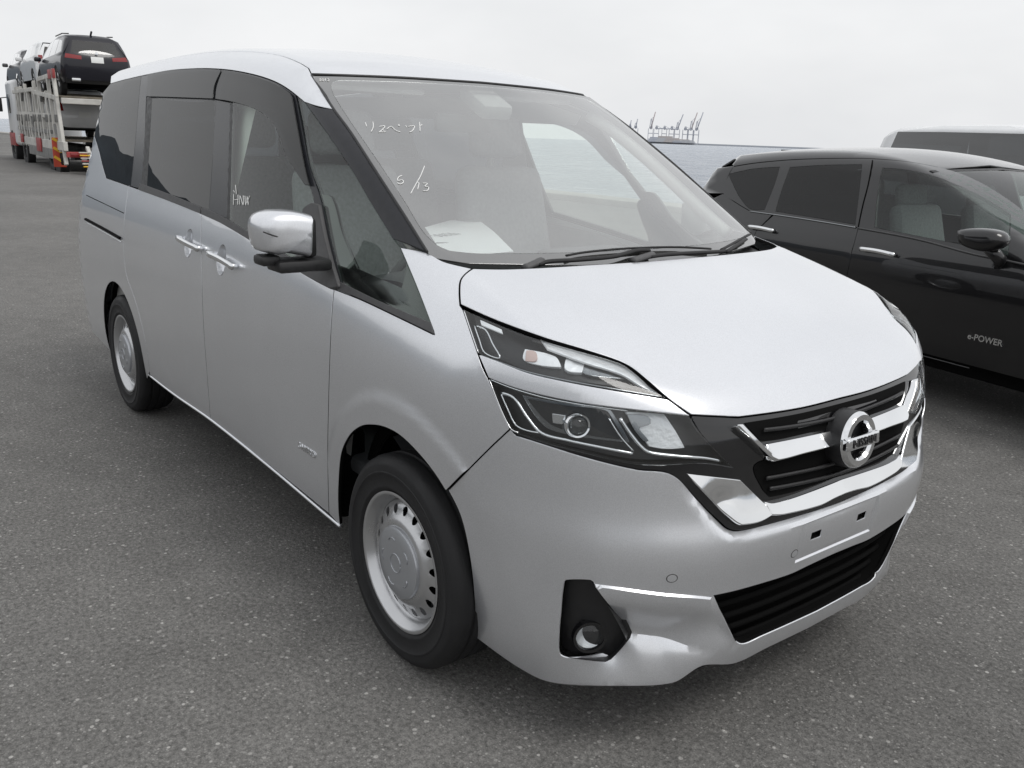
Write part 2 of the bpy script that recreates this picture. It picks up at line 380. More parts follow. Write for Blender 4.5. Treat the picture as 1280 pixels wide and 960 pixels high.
# ------------------------------------------------------------------ materials
def silver_mat(name, col):
    m = pmat(name, col, rough=.28, metal=.74, coat=1.0, coat_rough=.04); t = m.node_tree; b = t.nodes['Principled BSDF']
    tc = t.nodes.new('ShaderNodeTexCoord'); n = t.nodes.new('ShaderNodeTexNoise'); n.inputs['Scale'].default_value = 2.2; n.inputs['Detail'].default_value = 7
    lk(t, tc.outputs['Object'], n.inputs['Vector'])
    mr = t.nodes.new('ShaderNodeMapRange'); mr.inputs[1].default_value = .3; mr.inputs[2].default_value = .72; mr.inputs[3].default_value = .01; mr.inputs[4].default_value = .06
    lk(t, n.outputs[0], mr.inputs[0]); lk(t, mr.outputs[0], b.inputs['Coat Roughness'])     # thin uneven film of road dust on the lacquer
    fl = t.nodes.new('ShaderNodeTexNoise'); fl.inputs['Scale'].default_value = 700; fl.inputs['Detail'].default_value = 1; lk(t, tc.outputs['Object'], fl.inputs['Vector'])   # metal flake
    dn = t.nodes.new('ShaderNodeTexNoise'); dn.inputs['Scale'].default_value = 1.1; dn.inputs['Detail'].default_value = 9; dn.inputs['Roughness'].default_value = .65; lk(t, tc.outputs['Object'], dn.inputs['Vector'])   # faint dried dust
    m1 = t.nodes.new('ShaderNodeMapRange'); m1.inputs[1].default_value = .3; m1.inputs[2].default_value = .7; m1.inputs[3].default_value = .88; m1.inputs[4].default_value = 1.12; lk(t, fl.outputs[0], m1.inputs[0])
    m2 = t.nodes.new('ShaderNodeMapRange'); m2.inputs[1].default_value = .3; m2.inputs[2].default_value = .7; m2.inputs[3].default_value = .95; m2.inputs[4].default_value = 1.03; lk(t, dn.outputs[0], m2.inputs[0])
    mm = t.nodes.new('ShaderNodeMath'); mm.operation = 'MULTIPLY'; lk(t, m1.outputs[0], mm.inputs[0]); lk(t, m2.outputs[0], mm.inputs[1])
    hs = t.nodes.new('ShaderNodeHueSaturation'); hs.inputs['Color'].default_value = (*col, 1); lk(t, mm.outputs[0], hs.inputs['Value']); lk(t, hs.outputs[0], b.inputs['Base Color'])
    return m
silver_mat('silver_paint', (.775, .79, .82))
pmat('black_gloss', (.008, .008, .009), rough=.08, coat=.6, spec=.5)
pmat('film_black', (.020, .021, .023), rough=.06, coat=1.0, spec=.6)
pmat('pillar_film', (.026, .027, .031), rough=.20, coat=0, spec=.28, noise=(40, .1))
pmat('black_plastic', (.016, .016, .017), rough=.45, noise=(60, .2, .1))
pmat('trim_grey', (.07, .07, .072), rough=.55, noise=(50, .15))
pmat('void_black', (.004, .004, .004), rough=.9, spec=.1)
pmat('chrome', (.82, .83, .84), rough=.06, metal=1.0, noise=(9, .03, .03))
pmat('chrome_dark', (.30, .31, .32), rough=.12, metal=1.0)
pmat('rubber', (.016, .016, .017), rough=.62, spec=.35, noise=(14, .25, .1), bump=(90, .0008))
pmat('wheel_steel', (.56, .565, .575), rough=.30, metal=.85, noise=(8, .05, .05))
pmat('hub_plastic', (.46, .475, .50), rough=.30, metal=.65, coat=.3)
pmat('interior_grey', (.38, .38, .37), rough=.8, noise=(20, .1))
pmat('seat_fabric', (.20, .205, .215), rough=.9, noise=(80, .2), bump=(300, .0008))
pmat('interior_dark', (.06, .063, .067), rough=.7)
pmat('headliner', (.62, .62, .60), rough=.9)
pmat('paper_white', (.86, .87, .88), rough=.8)
pmat('ink', (.30, .30, .31), rough=.8)
pmat('chalk_white', (.80, .80, .79), rough=.9)
pmat('amber', (.58, .44, .40), rough=.25, coat=.5)
pmat('lamp_reflector', (.86, .87, .88), rough=.3, metal=.35, bump=(60, .004))
glassmat('windscreen_glass', (.93, .98, .96), ior=1.52, dust=.08, boost=.95, base=.26)
glassmat('door_glass', (.84, .92, .87), ior=1.52, dust=.006, boost=.8)
glassmat('privacy_glass', (.05, .055, .06), ior=1.52, dust=.006, boost=.72)
glassmat('smoke_visor', (.06, .063, .07), ior=1.5, dust=.02, boost=.75)
glassmat('lens_clear', (.93, .95, .96), ior=1.46, dust=.015, boost=1.2)
glassmat('frit_glass', (.0, .0, .0), ior=1.52, dust=.07, boost=.9, base=.22)

# ------------------------------------------------------------------ the silver minivan: panels traced on its surfaces
fr = Frame()
van = thing('minivan', 'silver minivan with steel wheels and chrome grille parked in the foreground', 'minivan', (0, 0, 0))
C_side = Chart(f_up, 'side', lo=.3, hi=1.1); C_low = Chart(f_low, 'side', lo=.3, hi=1.1)
C_qr = Chart(f_up, 'cylr', xc=-2.3, R=.9, lo=.2, hi=2.2); C_ql = Chart(f_low, 'cylr', xc=-2.3, R=.9, lo=.2, hi=2.2)
C_cyl = Chart(f_low, 'cyl', xc=0., R=.8, lo=.15, hi=1.6)
C_roll = Chart(f_hood, 'roll', xc=.6, R=.8, lo=.2, hi=1.4)
C_pil = Chart(f_all, 'roll', xc=.9, R=.8, lo=.1, hi=1.6)
C_hood = Chart(f_hood, 'top', lo=.6, hi=1.4)
C_roof = Chart(f_all, 'top', lo=1.2, hi=2.0)
C_ws = Chart(f_ws, 'top', lo=.9, hi=1.95)
def Tr(ch, px, closed=False, F=None, step=3.): return ch.to2(fr.hit(F or ch.F, crom(px, step, closed)))
def J(*a): return np.vstack(a)
def mirror_poly(pts, col):
    """near-side outline (sideways value <= 0) from the centre line round to the centre line, closed with its mirror image"""
    q = np.asarray(pts, float); n = len(q); neg = np.where(q[:, col] < 0)[0]; i, j = neg[0], neg[-1]; out = q[i:j+1]
    def cross(a, b):
        if b is None or abs(a[col]-b[col]) < 1e-9: r = a.copy(); r[col] = 0; return r
        t = a[col]/(a[col]-b[col]); r = a+t*(b-a); r[col] = 0; return r
    s0 = cross(q[i], q[i-1] if i > 0 else None); s1 = cross(q[j], q[j+1] if j < n-1 else None)
    out = np.vstack([s0, out, s1]); m = out[::-1].copy(); m[:, col] *= -1; return clean(np.vstack([out, m]), 1e-3)

ROOFL = [(138, 104.6), (155, 99.8), (187.5, 92.5), (212.5, 88), (237.5, 86), (260, 85.6), (282.5, 87), (300, 89.6), (320, 94), (337.5, 99.6), (350, 105.3), (362.5, 113.3), (375, 123.3), (380, 127.5)]
BELT = [(132.8, 222.5), (174, 236.9), (217, 252.8), (270, 275), (292.7, 287.5), (319.8, 303.8), (355, 325), (387.8, 345.7), (417, 360.5), (451, 374), (496.6, 395.5), (543, 418)]
def seg(line, a, b):
    """the piece of a traced line between two picture columns"""
    c = crom(line, 2.); i0 = np.interp(a, c[:, 0], np.arange(len(c))); i1 = np.interp(b, c[:, 0], np.arange(len(c)))
    n = max(2, int(abs(i1-i0))); ii = np.linspace(i0, i1, n); return np.stack([np.interp(ii, np.arange(len(c)), c[:, 0]), np.interp(ii, np.arange(len(c)), c[:, 1])], 1)
def hit2(ch, pxarr): return ch.to2(fr.hit(ch.F, np.asarray(pxarr)))
SILL = [(184, 466.5), (219, 493), (264.4, 524), (337, 582), (410, 642.5), (424, 654)]
RDR = [(161, 232), (155.5, 276), (154.5, 310), (158, 343), (168, 372), (177, 405), (184, 440), (187, 468)]      # rear edge of the sliding door
FDG = [(252, 268), (251.4, 300.7), (252.5, 360), (254.7, 413.7), (258.5, 465), (263, 524)]                       # gap between the doors
FFG = [(417.7, 361), (415.5, 380), (412.9, 426.7), (410.5, 504), (409.5, 570), (411, 642)]                       # gap door / front wing
R_ARCH = [(182.7, 466), (177.5, 440), (171, 413), (163, 383.8), (152.5, 363), (145, 355.5), (138, 353), (133, 357), (129.6, 367), (128.4, 382), (129.6, 408.8), (133, 424), (140, 437)]
F_ARCH = [(425, 657), (423, 635), (423.5, 600), (428.8, 566), (441, 543), (453.8, 533), (465, 530.8), (483, 533.2), (503.8, 544), (526.7, 566), (545.4, 589), (560, 612), (576.7, 647.5), (588, 700), (593.3, 753), (595, 798.8)]
f_a = fr.hit(f_low, crom(F_ARCH)); 
# the wheel arches as true arcs in the side view
def arc(cx, cz, r, z0, z1, n=40, up=1.0):
    a0 = math.asin((z0-cz)/r); a1 = math.pi-math.asin((z1-cz)/r); t = np.linspace(a0, a1, n); return np.stack([cx+r*np.cos(t), cz+r*np.sin(t)*up], 1)

CRX, CRZ = .046, .056
def ellipse(c, k=1., n=30): tt = np.linspace(0, 2*math.pi, n, endpoint=False); return np.stack([c[0]+k*CRX*np.cos(tt), c[1]+k*CRZ*np.sin(tt)], 1)
CUPS = hit2(C_low, np.array([(235.5, 304.), (276.5, 325.)]))
# sliding door
sd = panel('sliding_door', C_low, J(hit2(C_low, seg(BELT, 161, 252)), Tr(C_low, FDG), Tr(C_low, [(263, 524), (219, 493), (187, 468)]), Tr(C_low, RDR)[::-1]), 'silver_paint', van, mirror=True, s=.035, bevel=.0010, gap=.003, holes=[ellipse(CUPS[0], .985)])
fd = panel('front_door', C_low, J(hit2(C_low, seg(BELT, 252, 417.7)), Tr(C_low, FFG), Tr(C_low, [(411, 642), (337, 582), (263, 524)]), Tr(C_low, FDG)[::-1]), 'silver_paint', van, mirror=True, s=.03, bevel=.0010, gap=.003, holes=[ellipse(CUPS[1], .985)])
SD = {1: sd[0], -1: sd[1]}; FD = {1: fd[0], -1: fd[1]}

# rear quarter panel wraps round the rear corner
def q3(ch, pts3): return ch.to2(np.array(pts3, float))
def on(ch3, q):  return ch3.to3(np.array(q, float))
rd = hit2(C_ql, crom(RDR)); ar = C_ql.to2(on(C_low, arc(-2.85, .335, .365, .26, .26)))
TH_R = C_ql.R*(-.30)      # where the quarter panel meets the tailgate
beltq = hit2(C_ql, seg(BELT, 132.8, 161)); up = hit2(C_ql, crom([(132.8, 222.5), (128.5, 208), (124.5, 191)]))
_e = up[-1]-up[-6]; _e = _e/np.linalg.norm(_e); up = np.vstack([up, [up[-1]+_e*k for k in (.06, .12)]]); up = np.vstack([up, [up[-1]+[.05, .015], up[-1]+[.12, .02]]])
zt = up[-1, 1]
qpoly = J(beltq, rd[:-1], ar, np.array([[ar[-1, 0]+.02, .26], [TH_R, .25], [TH_R, zt]]), up[::-1])
qp = panel('quarter_panel', C_ql, qpoly, 'silver_paint', van, mirror=True, s=.035, bevel=.0010)
QP = {1: qp[0], -1: qp[1]}
panel('quarter_window', C_qr, J(hit2(C_qr, seg(ROOFL, 138, 176.5)), hit2(C_qr, crom([(176.5, 95.3), (174.5, 112), (170.5, 160), (166.5, 205), (163.5, 232.5)])), hit2(C_qr, seg(BELT, 161, 132.8)), up, np.array([[TH_R, zt], [TH_R, 1.70]])), 'privacy_glass', van, mirror=True, s=.04, gap=.002)

# side glazing: frame pieces, glass, moulding
panel('window_frame', C_side, J(hit2(C_side, seg(ROOFL, 176.5, 272)), Tr(C_side, [(272, 86.2), (276, 90, 1), (268, 125), (183, 121, 1), (183, 121), (176, 233), (161, 232)]), Tr(C_side, [(163.5, 232.5), (166.5, 205), (170.5, 160), (174.5, 112), (176.5, 95.3)])), 'pillar_film', SD, mirror=True, s=.05, rim=.02)
panel('window_seal', C_side, Tr(C_side, [(183.5, 121, 1), (190.5, 122.5, 1), (187, 180), (183.5, 236, 1), (176, 233.5, 1), (180, 180)], True), 'black_plastic', SD, mirror=True, s=.05, gap=0)
panel('window_glass', C_side, Tr(C_side, [(190, 122.5, 1), (230, 123), (271, 125.5, 1), (266, 195), (261, 264, 1), (222, 250), (183.5, 236, 1), (187, 180)], True), 'privacy_glass', SD, mirror=True, s=.05, gap=.001)
panel('pillar_trim', C_side, Tr(C_side, [(268, 124.5, 1), (288.5, 128.5, 1), (286.5, 195), (284, 273, 1), (261, 264, 1), (266, 195)], True), 'pillar_film', FD, mirror=True, s=.05, gap=.001)
panel('window_seal', C_side, Tr(C_side, [(287.5, 128, 1), (291.5, 129, 1), (289, 195), (287, 276, 1), (283, 274, 1), (285.5, 195)], True), 'black_plastic', FD, mirror=True, s=.05, gap=0)
panel('window_glass', C_side, J(Tr(C_side, [(291, 127), (310, 128), (335, 132), (362, 150), (372, 175), (381, 208), (393, 248), (424, 351)]), hit2(C_side, seg([(x, y-3.) for x, y in BELT], 418, 287)), Tr(C_side, [(287, 276), (289, 195), (291, 127)])), 'door_glass', FD, mirror=True, s=.04, gap=.001)
panel('door_frame', C_side, J(hit2(C_side, seg(ROOFL, 272, 367)), Tr(C_side, [(369, 118), (377, 160), (387, 208), (399.5, 244), (414, 300), (428, 357, 1), (420, 353, 1), (405, 300), (391, 250), (379, 208), (369, 175), (358, 151), (333, 134), (310, 129), (288, 127, 1), (268, 124.5, 1), (276, 90, 1)])), 'pillar_film', FD, mirror=True, s=.04, rim=.02)
V_off = Chart(f_up, 'side', off=.012, lo=.3, hi=1.1)
panel('window_visor', V_off, J(hit2(C_side, seg(ROOFL, 282, 366)), Tr(C_side, [(369, 121), (376, 160), (385, 208), (391, 232, 1), (385, 232, 1), (375, 218), (361, 194), (351, 167.5), (345, 156.3), (335, 145), (320, 136.3), (305, 131), (288.8, 126.9), (272.5, 124.4, 1), (274, 110), (277, 100), (281, 90)])), 'smoke_visor', FD, mirror=True, s=.03, gap=.003, rim=.004)
panel('window_visor', V_off, J(hit2(C_side, seg(ROOFL, 188, 280)), Tr(C_side, [(280, 89), (274, 101), (271, 110), (270, 124, 1), (230, 122.5), (186, 121, 1), (187.5, 105)])), 'smoke_visor', SD, mirror=True, s=.04, gap=.003, rim=.004)
panel('belt_moulding', Chart(f_up, 'side', off=.006, lo=.3, hi=1.1), J(hit2(C_side, seg(BELT, 174, 252)), hit2(C_side, seg([(x, y-8.5) for x, y in BELT], 252, 176))), 'trim_grey', SD, mirror=True, s=.06, gap=.001)
panel('belt_moulding', Chart(f_up, 'side', off=.006, lo=.3, hi=1.1), J(hit2(C_side, seg(BELT, 253, 417)), hit2(C_side, seg([(x, y-9) for x, y in BELT], 420, 254))), 'trim_grey', FD, mirror=True, s=.06, gap=.001)
# front quarter window and its lower moulding
C_fq = Chart(f_all, 'roll', xc=.9, R=.8, lo=.1, hi=1.6)
APL = [(380, 127.5), (407, 164.7), (436.6, 208.4), (464.8, 256.5), (491, 299)]         # lower/rear edge of the pillar cover
panel('quarter_glass', C_fq, J(Tr(C_fq, [(372, 121), (380, 160), (388, 208), (400, 243), (414, 300), (427, 354, 1), (473.9, 377), (539, 405, 1), (520, 358), (499, 309, 1), (491, 299)]), Tr(C_fq, APL)[::-1]), 'door_glass', van, mirror=True, s=.03, gap=.001)
panel('quarter_glass_frit', Chart(f_all, 'roll', xc=.9, R=.8, lo=.1, hi=1.6, off=-.006), Tr(C_fq, [(399, 242, 1), (412, 246), (425, 290), (444, 335, 1), (500, 360, 1), (506, 327), (499, 309, 1), (541, 410, 1), (473.9, 378), (427, 354, 1), (414, 300)], True), 'black_gloss', van, mirror=True, s=.03, gap=.0)
panel('belt_moulding', Chart(f_hood, 'roll', xc=.6, R=.8, lo=.2, hi=1.4, off=.004), Tr(C_roll, [(426, 353, 1), (473.9, 376.5), (538.5, 403.5, 1), (543, 418, 1), (496.6, 395.5), (451, 374), (418, 361, 1)], True), 'trim_grey', van, mirror=True, s=.04, gap=.001)
panel('pillar_cover', C_pil, J(Tr(C_pil, APL), Tr(C_pil, [(491, 299), (509, 305), (534, 315, 1), (521, 294), (505, 269), (466, 208), (438, 164.7), (416.5, 136.3, 1), (400, 134), (380, 127.5)])), 'pillar_film', van, mirror=True, s=.03, gap=.002)

# front wing
FT = [(499, 308.4), (516, 311.5), (530, 314.2), (539, 317.8), (555, 326.5), (573, 331.7), (590.8, 335.8)]
HG = [(590.8, 335.8), (582, 342), (575.8, 350), (574.2, 363), (575, 381)]
HLR = [(578.8, 386.3), (588, 414), (597.5, 442.5), (604, 461), (610.5, 474), (622, 502), (637.5, 536)]
BPG = [(637.5, 537), (612, 561), (585, 588), (561.5, 612)]
wing = J(Tr(C_roll, FT), Tr(C_roll, HG), Tr(C_roll, HLR), Tr(C_roll, BPG), C_roll.to2(fr.hit(f_low, crom(F_ARCH[:12])))[::-1], Tr(C_roll, [(424, 656), (411, 642)]), Tr(C_roll, FFG)[::-1], hit2(C_roll, seg(BELT, 418, 543)), Tr(C_roll, [(543, 418), (520, 358), (499, 308.4)]))
def wing_disp(q):
    p3 = C_roll.to3(q); r = np.hypot(p3[:, 0]-.03, p3[:, 2]-.33); ang = np.arctan2(p3[:, 2]-.33, p3[:, 0]-.03)
    return .009*(1-sstep(.470, .492, r))*sstep(.42, .66, p3[:, 2])
wg = panel('front_wing', C_roll, wing, 'silver_paint', van, mirror=True, s=.015, bevel=.0010, gap=.003, disp=wing_disp)

# bonnet, roof, roof rails, windscreen
hood_half = J(Tr(C_hood, [(1050, 499), (1000, 511.5), (925, 522.5, 1), (865, 520, 1), (835, 497.5), (810, 475), (790, 458.8), (772.5, 450), (735, 437.5), (685, 422.5), (622, 401), (575, 381, 1)]), Tr(C_hood, HG)[::-1], Tr(C_hood, [(590.8, 335.8), (640, 336.3), (740, 331), (815, 326)]))
bonnet = panel('bonnet', C_hood, mirror_poly(hood_half, 1), 'silver_paint', van, s=.022, gap=.003)
HDR = [(389.7, 93.3), (438, 94.7), (500.6, 97.2), (560, 100.8), (599, 103.4)]
xs = np.linspace(-.99, -3.60, 40)
wd = .583+.02*sstep(-1.3, -.9, xs)+.0*xs
edge = np.stack([xs, -wd], 1)
roof_half = J(Tr(C_roof, HDR)[::-1], edge, np.array([[-3.66, -.45], [-3.69, -.2]]))
panel('roof', C_roof, mirror_poly(roof_half, 1), 'silver_paint', van, s=.06, gap=.003)
C_rail = Chart(f_all, 'roll', xc=1.2, R=.6, lo=.1, hi=1.4)
e3 = C_roof.to3(edge)
rail = J(C_rail.to2(e3), Tr(C_rail, [(138, 104.6)]), Tr(C_rail, ROOFL), Tr(C_rail, [(380, 127.5), (394, 132), (417, 136.2, 1), (407, 117.8), (397.5, 105.3), (389.7, 93.6)]))
panel('roof_rail', C_rail, rail, 'silver_paint', van, mirror=True, s=.03, gap=.002)
panel('roof_ditch', Chart(f_all, 'top', off=-.008, lo=1.2, hi=2.), J(np.stack([xs, -wd-.012], 1), np.stack([xs, -wd+.012], 1)[::-1]), 'black_plastic', van, mirror=True, s=.05, gap=0, rim=0)
ws_half = J(Tr(C_ws, [(599, 104.5), (560, 102), (500, 98.5), (438, 96), (391.5, 95, 1), (398.5, 105.3), (408, 118), (418, 136.3), (439, 164.7), (467, 208), (506, 269), (522, 294), (535, 316), (541, 322, 1)]), np.array([[.03, -.62], [.14, -.3], [.175, 0.]]))
glass_half = J(Tr(C_ws, [(599, 107.5), (560, 105), (500, 102), (440, 100.5), (420, 101), (414, 106), (417, 118), (437, 150), (470, 198), (506, 252), (528, 288), (545, 305), (562, 313)]), C_ws.to2(fr.hit(f_ws, crom([(562, 313), (600, 316.5), (700, 316), (780, 313), (830, 310)]))))
wsm = mirror_poly(ws_half, 1); gm = mirror_poly(glass_half, 1)
wscreen = panel('windscreen', C_ws, gm, 'windscreen_glass', van, s=.05, gap=0, rim=0)
panel('windscreen_border', C_ws, wsm, 'frit_glass', wscreen, s=.05, gap=.001, holes=[gm], rim=.006)
# header seal strip
h3 = fr.hit(f_all, crom(HDR, 4.)); h3 = np.vstack([h3, (h3*[1, -1, 1])[::-1]])
tube('header_seal', h3+np.array([.004, 0, .0]), .0055, 'black_plastic', van, n=6)
for sg in (1, -1):
    a3 = fr.hit(f_all, crom([(389.7, 93.6), (397.5, 105.3), (417, 136.2), (438, 164.7), (466, 208), (505.4, 269), (521, 294), (534, 315)], 5.))*[1, sg, 1]
    tube('screen_seal', a3, .0045, 'black_plastic', van, n=6)
# tailgate
panel('tailgate', Chart(f_all, 'rear', lo=3., hi=4.2), [(-.62, .35), (.62, .35), (.6, 1.1), (.56, 1.70), (-.56, 1.70), (-.6, 1.1)], 'silver_paint', van, s=.06, holes=[[(-.55, 1.1), (.55, 1.1), (.5, 1.6), (-.5, 1.6)]])
panel('rear_window', Chart(f_all, 'rear', lo=3., hi=4.2), [(-.55, 1.1), (.55, 1.1), (.5, 1.6), (-.5, 1.6)], 'privacy_glass', van, s=.06)
panel('rear_bumper', Chart(f_low, 'rear', lo=3., hi=4.2), [(-.66, .24), (.66, .24), (.63, .5), (-.63, .5)], 'silver_paint', van, s=.05)
# ------------------------------------------------------------------ minivan: front end
C_f = Chart(f_hood, 'cyl', xc=0., R=.8, lo=.15, hi=1.6)
def offF(F, o): return lambda x, w_, z: F(x, w_, z)-o
def cy(off, F=None): return Chart(F or f_low, 'cyl', off=off, xc=0., R=.8, lo=.15, hi=1.6)
def tr3(px, off, F=None, step=4., closed=False): return fr.hit(offF(F or f_hood, off), crom(px, step, closed))
BOT = [(1010, 789), (960, 813), (935, 824), (918, 832), (883, 835), (860, 848), (843, 857.5), (826.7, 861.5), (760, 864.3), (716, 863), (694, 861), (678.8, 855), (653.8, 841), (622.5, 822.5), (600.6, 808.4), (595, 798.8)]
BT = [(645, 545), (655, 548), (735, 573), (795, 587.5), (840, 594), (875, 627), (905, 655), (914, 662), (927.6, 664.4), (972.8, 653.8), (1026, 638), (1056, 628)]
FOG = [(706, 727), (712, 725), (738, 725.5), (741.5, 728), (760, 757), (784, 801), (782.5, 806), (764, 826), (757, 829), (712, 823.5), (701, 818.5), (698.6, 810), (701, 770)]
GRL = [(1042, 692.5), (1012, 706.5), (985, 719), (924, 737.5), (893, 744.5, 1), (905, 772), (916, 795), (922, 803), (931, 804.5), (952.5, 795), (982, 782), (1025, 762.3)]
bh = J(Tr(C_cyl, BOT), Tr(C_cyl, F_ARCH[11:])[::-1], Tr(C_cyl, BPG)[::-1], Tr(C_cyl, BT))
grl = Tr(C_cyl, GRL)
f_top = Tr(C_cyl, [(735, 729), (760, 732), (826.7, 741), (870, 744.5), (893, 747), (905, 749)])
f_right = Tr(C_cyl, [(893, 747), (906, 776), (919, 803)])
f_top2 = f_top-[0, .004]
f_bot = Tr(C_cyl, [(703, 823), (757, 829), (770, 822), (786, 807.5), (840, 813), (891.7, 818)])
f_botR = Tr(C_cyl, [(786, 807.5), (840, 813), (891.7, 818)])
facet = J(f_top, Tr(C_cyl, [(915, 775), (925, 800), (916, 812)]), f_botR[::-1], Tr(C_cyl, [(776, 803), (750, 757)]))
lip = Tr(C_cyl, [(690, 853), (716, 855.6), (760, 857), (800, 856.5), (840, 853.5), (860, 842), (891.7, 818)])
ptE = hit2(C_cyl, np.array([(903., 816.)]))[0]; thL = hit2(C_cyl, np.array([(698., 820.), (785., 815.)]))[:, 0]
shelf = J(Tr(C_cyl, [(697, 812), (757, 815), (774, 800), (786, 807.5)]), f_botR, lip[::-1])
crease = Tr(C_cyl, [(596, 797), (640, 829), (672.5, 847.5), (691, 853), (716, 855.6), (760, 857), (840, 853.5), (878, 832), (918, 829), (960, 809), (1010, 785)])
bt2 = Tr(C_cyl, BT[4:])
def bump_disp(q):
    p = q.copy(); p[:, 0] = -np.abs(p[:, 0]); d = np.zeros(len(p))
    m = inpoly(p, facet)
    fade = sstep(.01, .17, np.linalg.norm(p-ptE, axis=1))
    if m.any():
        zt_ = np.interp(p[m, 0], f_top[:, 0], f_top[:, 1])-p[m, 1]
        up_ = np.clip(zt_/.004, 0, 1)*np.clip(dist_poly(p[m], f_right, False)/.010, 0, 1)
        d[m] = up_*(.0055-.056*sstep(.015, .16, zt_))*fade[m]
    m2 = inpoly(p, shelf) & ~m
    if m2.any():
        a = dist_poly(p[m2], f_bot, False); b = dist_poly(p[m2], lip, False); t = a/(a+b+1e-6); d[m2] = (-.0505*(1-t)+.006*t*(1-t)*4)*sstep(thL[0], thL[1], p[m2, 0])*fade[m2]
    zc = np.interp(p[:, 0], crease[:, 0], crease[:, 1]); un = relu(zc-p[:, 1]); d -= .7*un*np.where(un > 0, 1, 0)
    di = np.minimum(np.minimum(.160-np.abs(p[:, 0]), p[:, 1]-.490), .600-p[:, 1]); d -= .0045*np.clip(di/.004, 0, 1)
    rl = dist_poly(p, bt2, False); d -= .016*relu(1-rl/.022)**2*sstep(-.50, -.42, p[:, 0])
    return d
hole = [[(s_*.096+dx, .553+dz) for dx, dz in ((-.019, -.010), (.019, -.010), (.019, .010), (-.019, .010))] for s_ in (-1, 1)]
fogp = Tr(C_cyl, FOG, True); fogm = fogp.copy(); fogm[:, 0] *= -1
pr_ = [np.array([(-.172, .488), (-.172, .598), (.172, .598), (.172, .488), (-.172, .488)])]
fts = [f_top[3:-5], f_top2[6:-6], f_botR, lip, crease[::2]]; fts += [np.c_[-l[:, 0], l[:, 1]] for l in fts]
for e_ in (0, .004): fts.append(np.array([(-.160+e_, .490+e_), (-.160+e_, .600-e_), (.160-e_, .600-e_), (.160-e_, .490+e_), (-.160+e_, .490+e_)]))
bumper = panel('front_bumper', C_cyl, mirror_poly(bh, 0), 'silver_paint', van, s=.011, disp=bump_disp, holes=[mirror_poly(grl, 0), fogp, fogm]+hole, gap=.0015, feat=fts, sharp=24)
# recesses behind the openings
panel('lower_grille_back', cy(-.05), [(-.74, .15), (.74, .15), (.74, .50), (-.74, .50)], 'void_black', bumper, s=.04, gap=0, rim=0)
gm_ = clean(mirror_poly(grl, 0), 2e-3); gA = cy(-.003).to3(inset(gm_, -.001)); gB = cy(-.052).to3(inset(gm_, -.004)); n_ = len(gA)
mk('grille_surround', np.vstack([gA, gB]), [(k, (k+1) % n_, n_+(k+1) % n_, n_+k) for k in range(n_)], 'void_black', bumper)
for i, zz in enumerate((.285, .325, .365, .405, .440)):
    th = np.linspace(-.46, .46, 40); th = th*(1-.30*(.457-zz)/.17)
    tube('grille_bar', cy(-.030).to3(np.stack([th*.90, np.full(40, zz)], 1)), .0055, 'void_black', bumper, n=6, flat=1.6)
for sg, fp in ((1, fogp), (-1, fogm)):
    panel('fog_bezel', cy(-.035), inset(fp, -.012), 'black_plastic', bumper, s=.02, gap=0, rim=0)
    b3 = cy(-.004).to3(clean(inset(fp, .001), 1e-3)); b4 = cy(-.036).to3(clean(inset(fp, -.004), 1e-3))
    n_ = min(len(b3), len(b4)); ii = np.linspace(0, len(b3)-1, 40).astype(int); jj = np.linspace(0, len(b4)-1, 40).astype(int)
    VV = np.vstack([b3[ii], b4[jj]]); FFc = [(k, (k+1) % 40, 40+(k+1) % 40, 40+k) for k in range(40)]
    mk('fog_surround', VV, FFc, 'black_plastic', bumper)
    c3 = fr.hit(offF(f_low, -.03), np.array([[737., 795.]]))[0]*[1, sg, 1]
    nn = Vector((.86, -.5*sg, .0)).normalized(); Mq = Matrix.Translation(Vector(c3)) @ nn.to_track_quat('Z', 'Y').to_matrix().to_4x4()
    o = lathe('fog_lamp', [(0, .012), (.018, .010), (.031, .004), (.036, -.002), (.036, .006), (.041, .006), (.041, -.02)], 'lens_clear', bumper, n=32, axis='z'); o.data.transform(Mq); fixn(o)
    o = lathe('fog_reflector', [(0, -.016), (.02, -.012), (.034, -.001)], 'lamp_reflector', bumper, n=32, axis='z'); o.data.transform(Mq)
    o = lathe('fog_ring', [(.034, -.004), (.035, .008), (.042, .009), (.044, -.006)], 'black_gloss', bumper, n=32, axis='z'); o.data.transform(Mq)
for (u_, v_) in ((840, 723), (993, 692)):
    q0 = hit2(C_cyl, np.array([[u_, v_]], float))[0]
    for sg in ((1, -1) if u_ == 840 else (1,)):
        tt = np.linspace(0, 2*math.pi, 20, endpoint=False)
        panel('parking_sensor', cy(.0006), np.stack([q0[0]*sg+.0115*np.cos(tt), q0[1]+.0115*np.sin(tt)], 1), 'trim_grey', bumper, s=.01, gap=0, rim=.003)
        panel('sensor_face', cy(.0012), np.stack([q0[0]*sg+.0095*np.cos(tt), q0[1]+.0095*np.sin(tt)], 1), 'silver_paint', bumper, s=.01, gap=0, rim=.002)
# number-plate bolt holes backs
for h in hole: panel('plate_hole', cy(-.014), inset(np.array(h), -.006), 'void_black', bumper, s=.02, gap=0, rim=0)

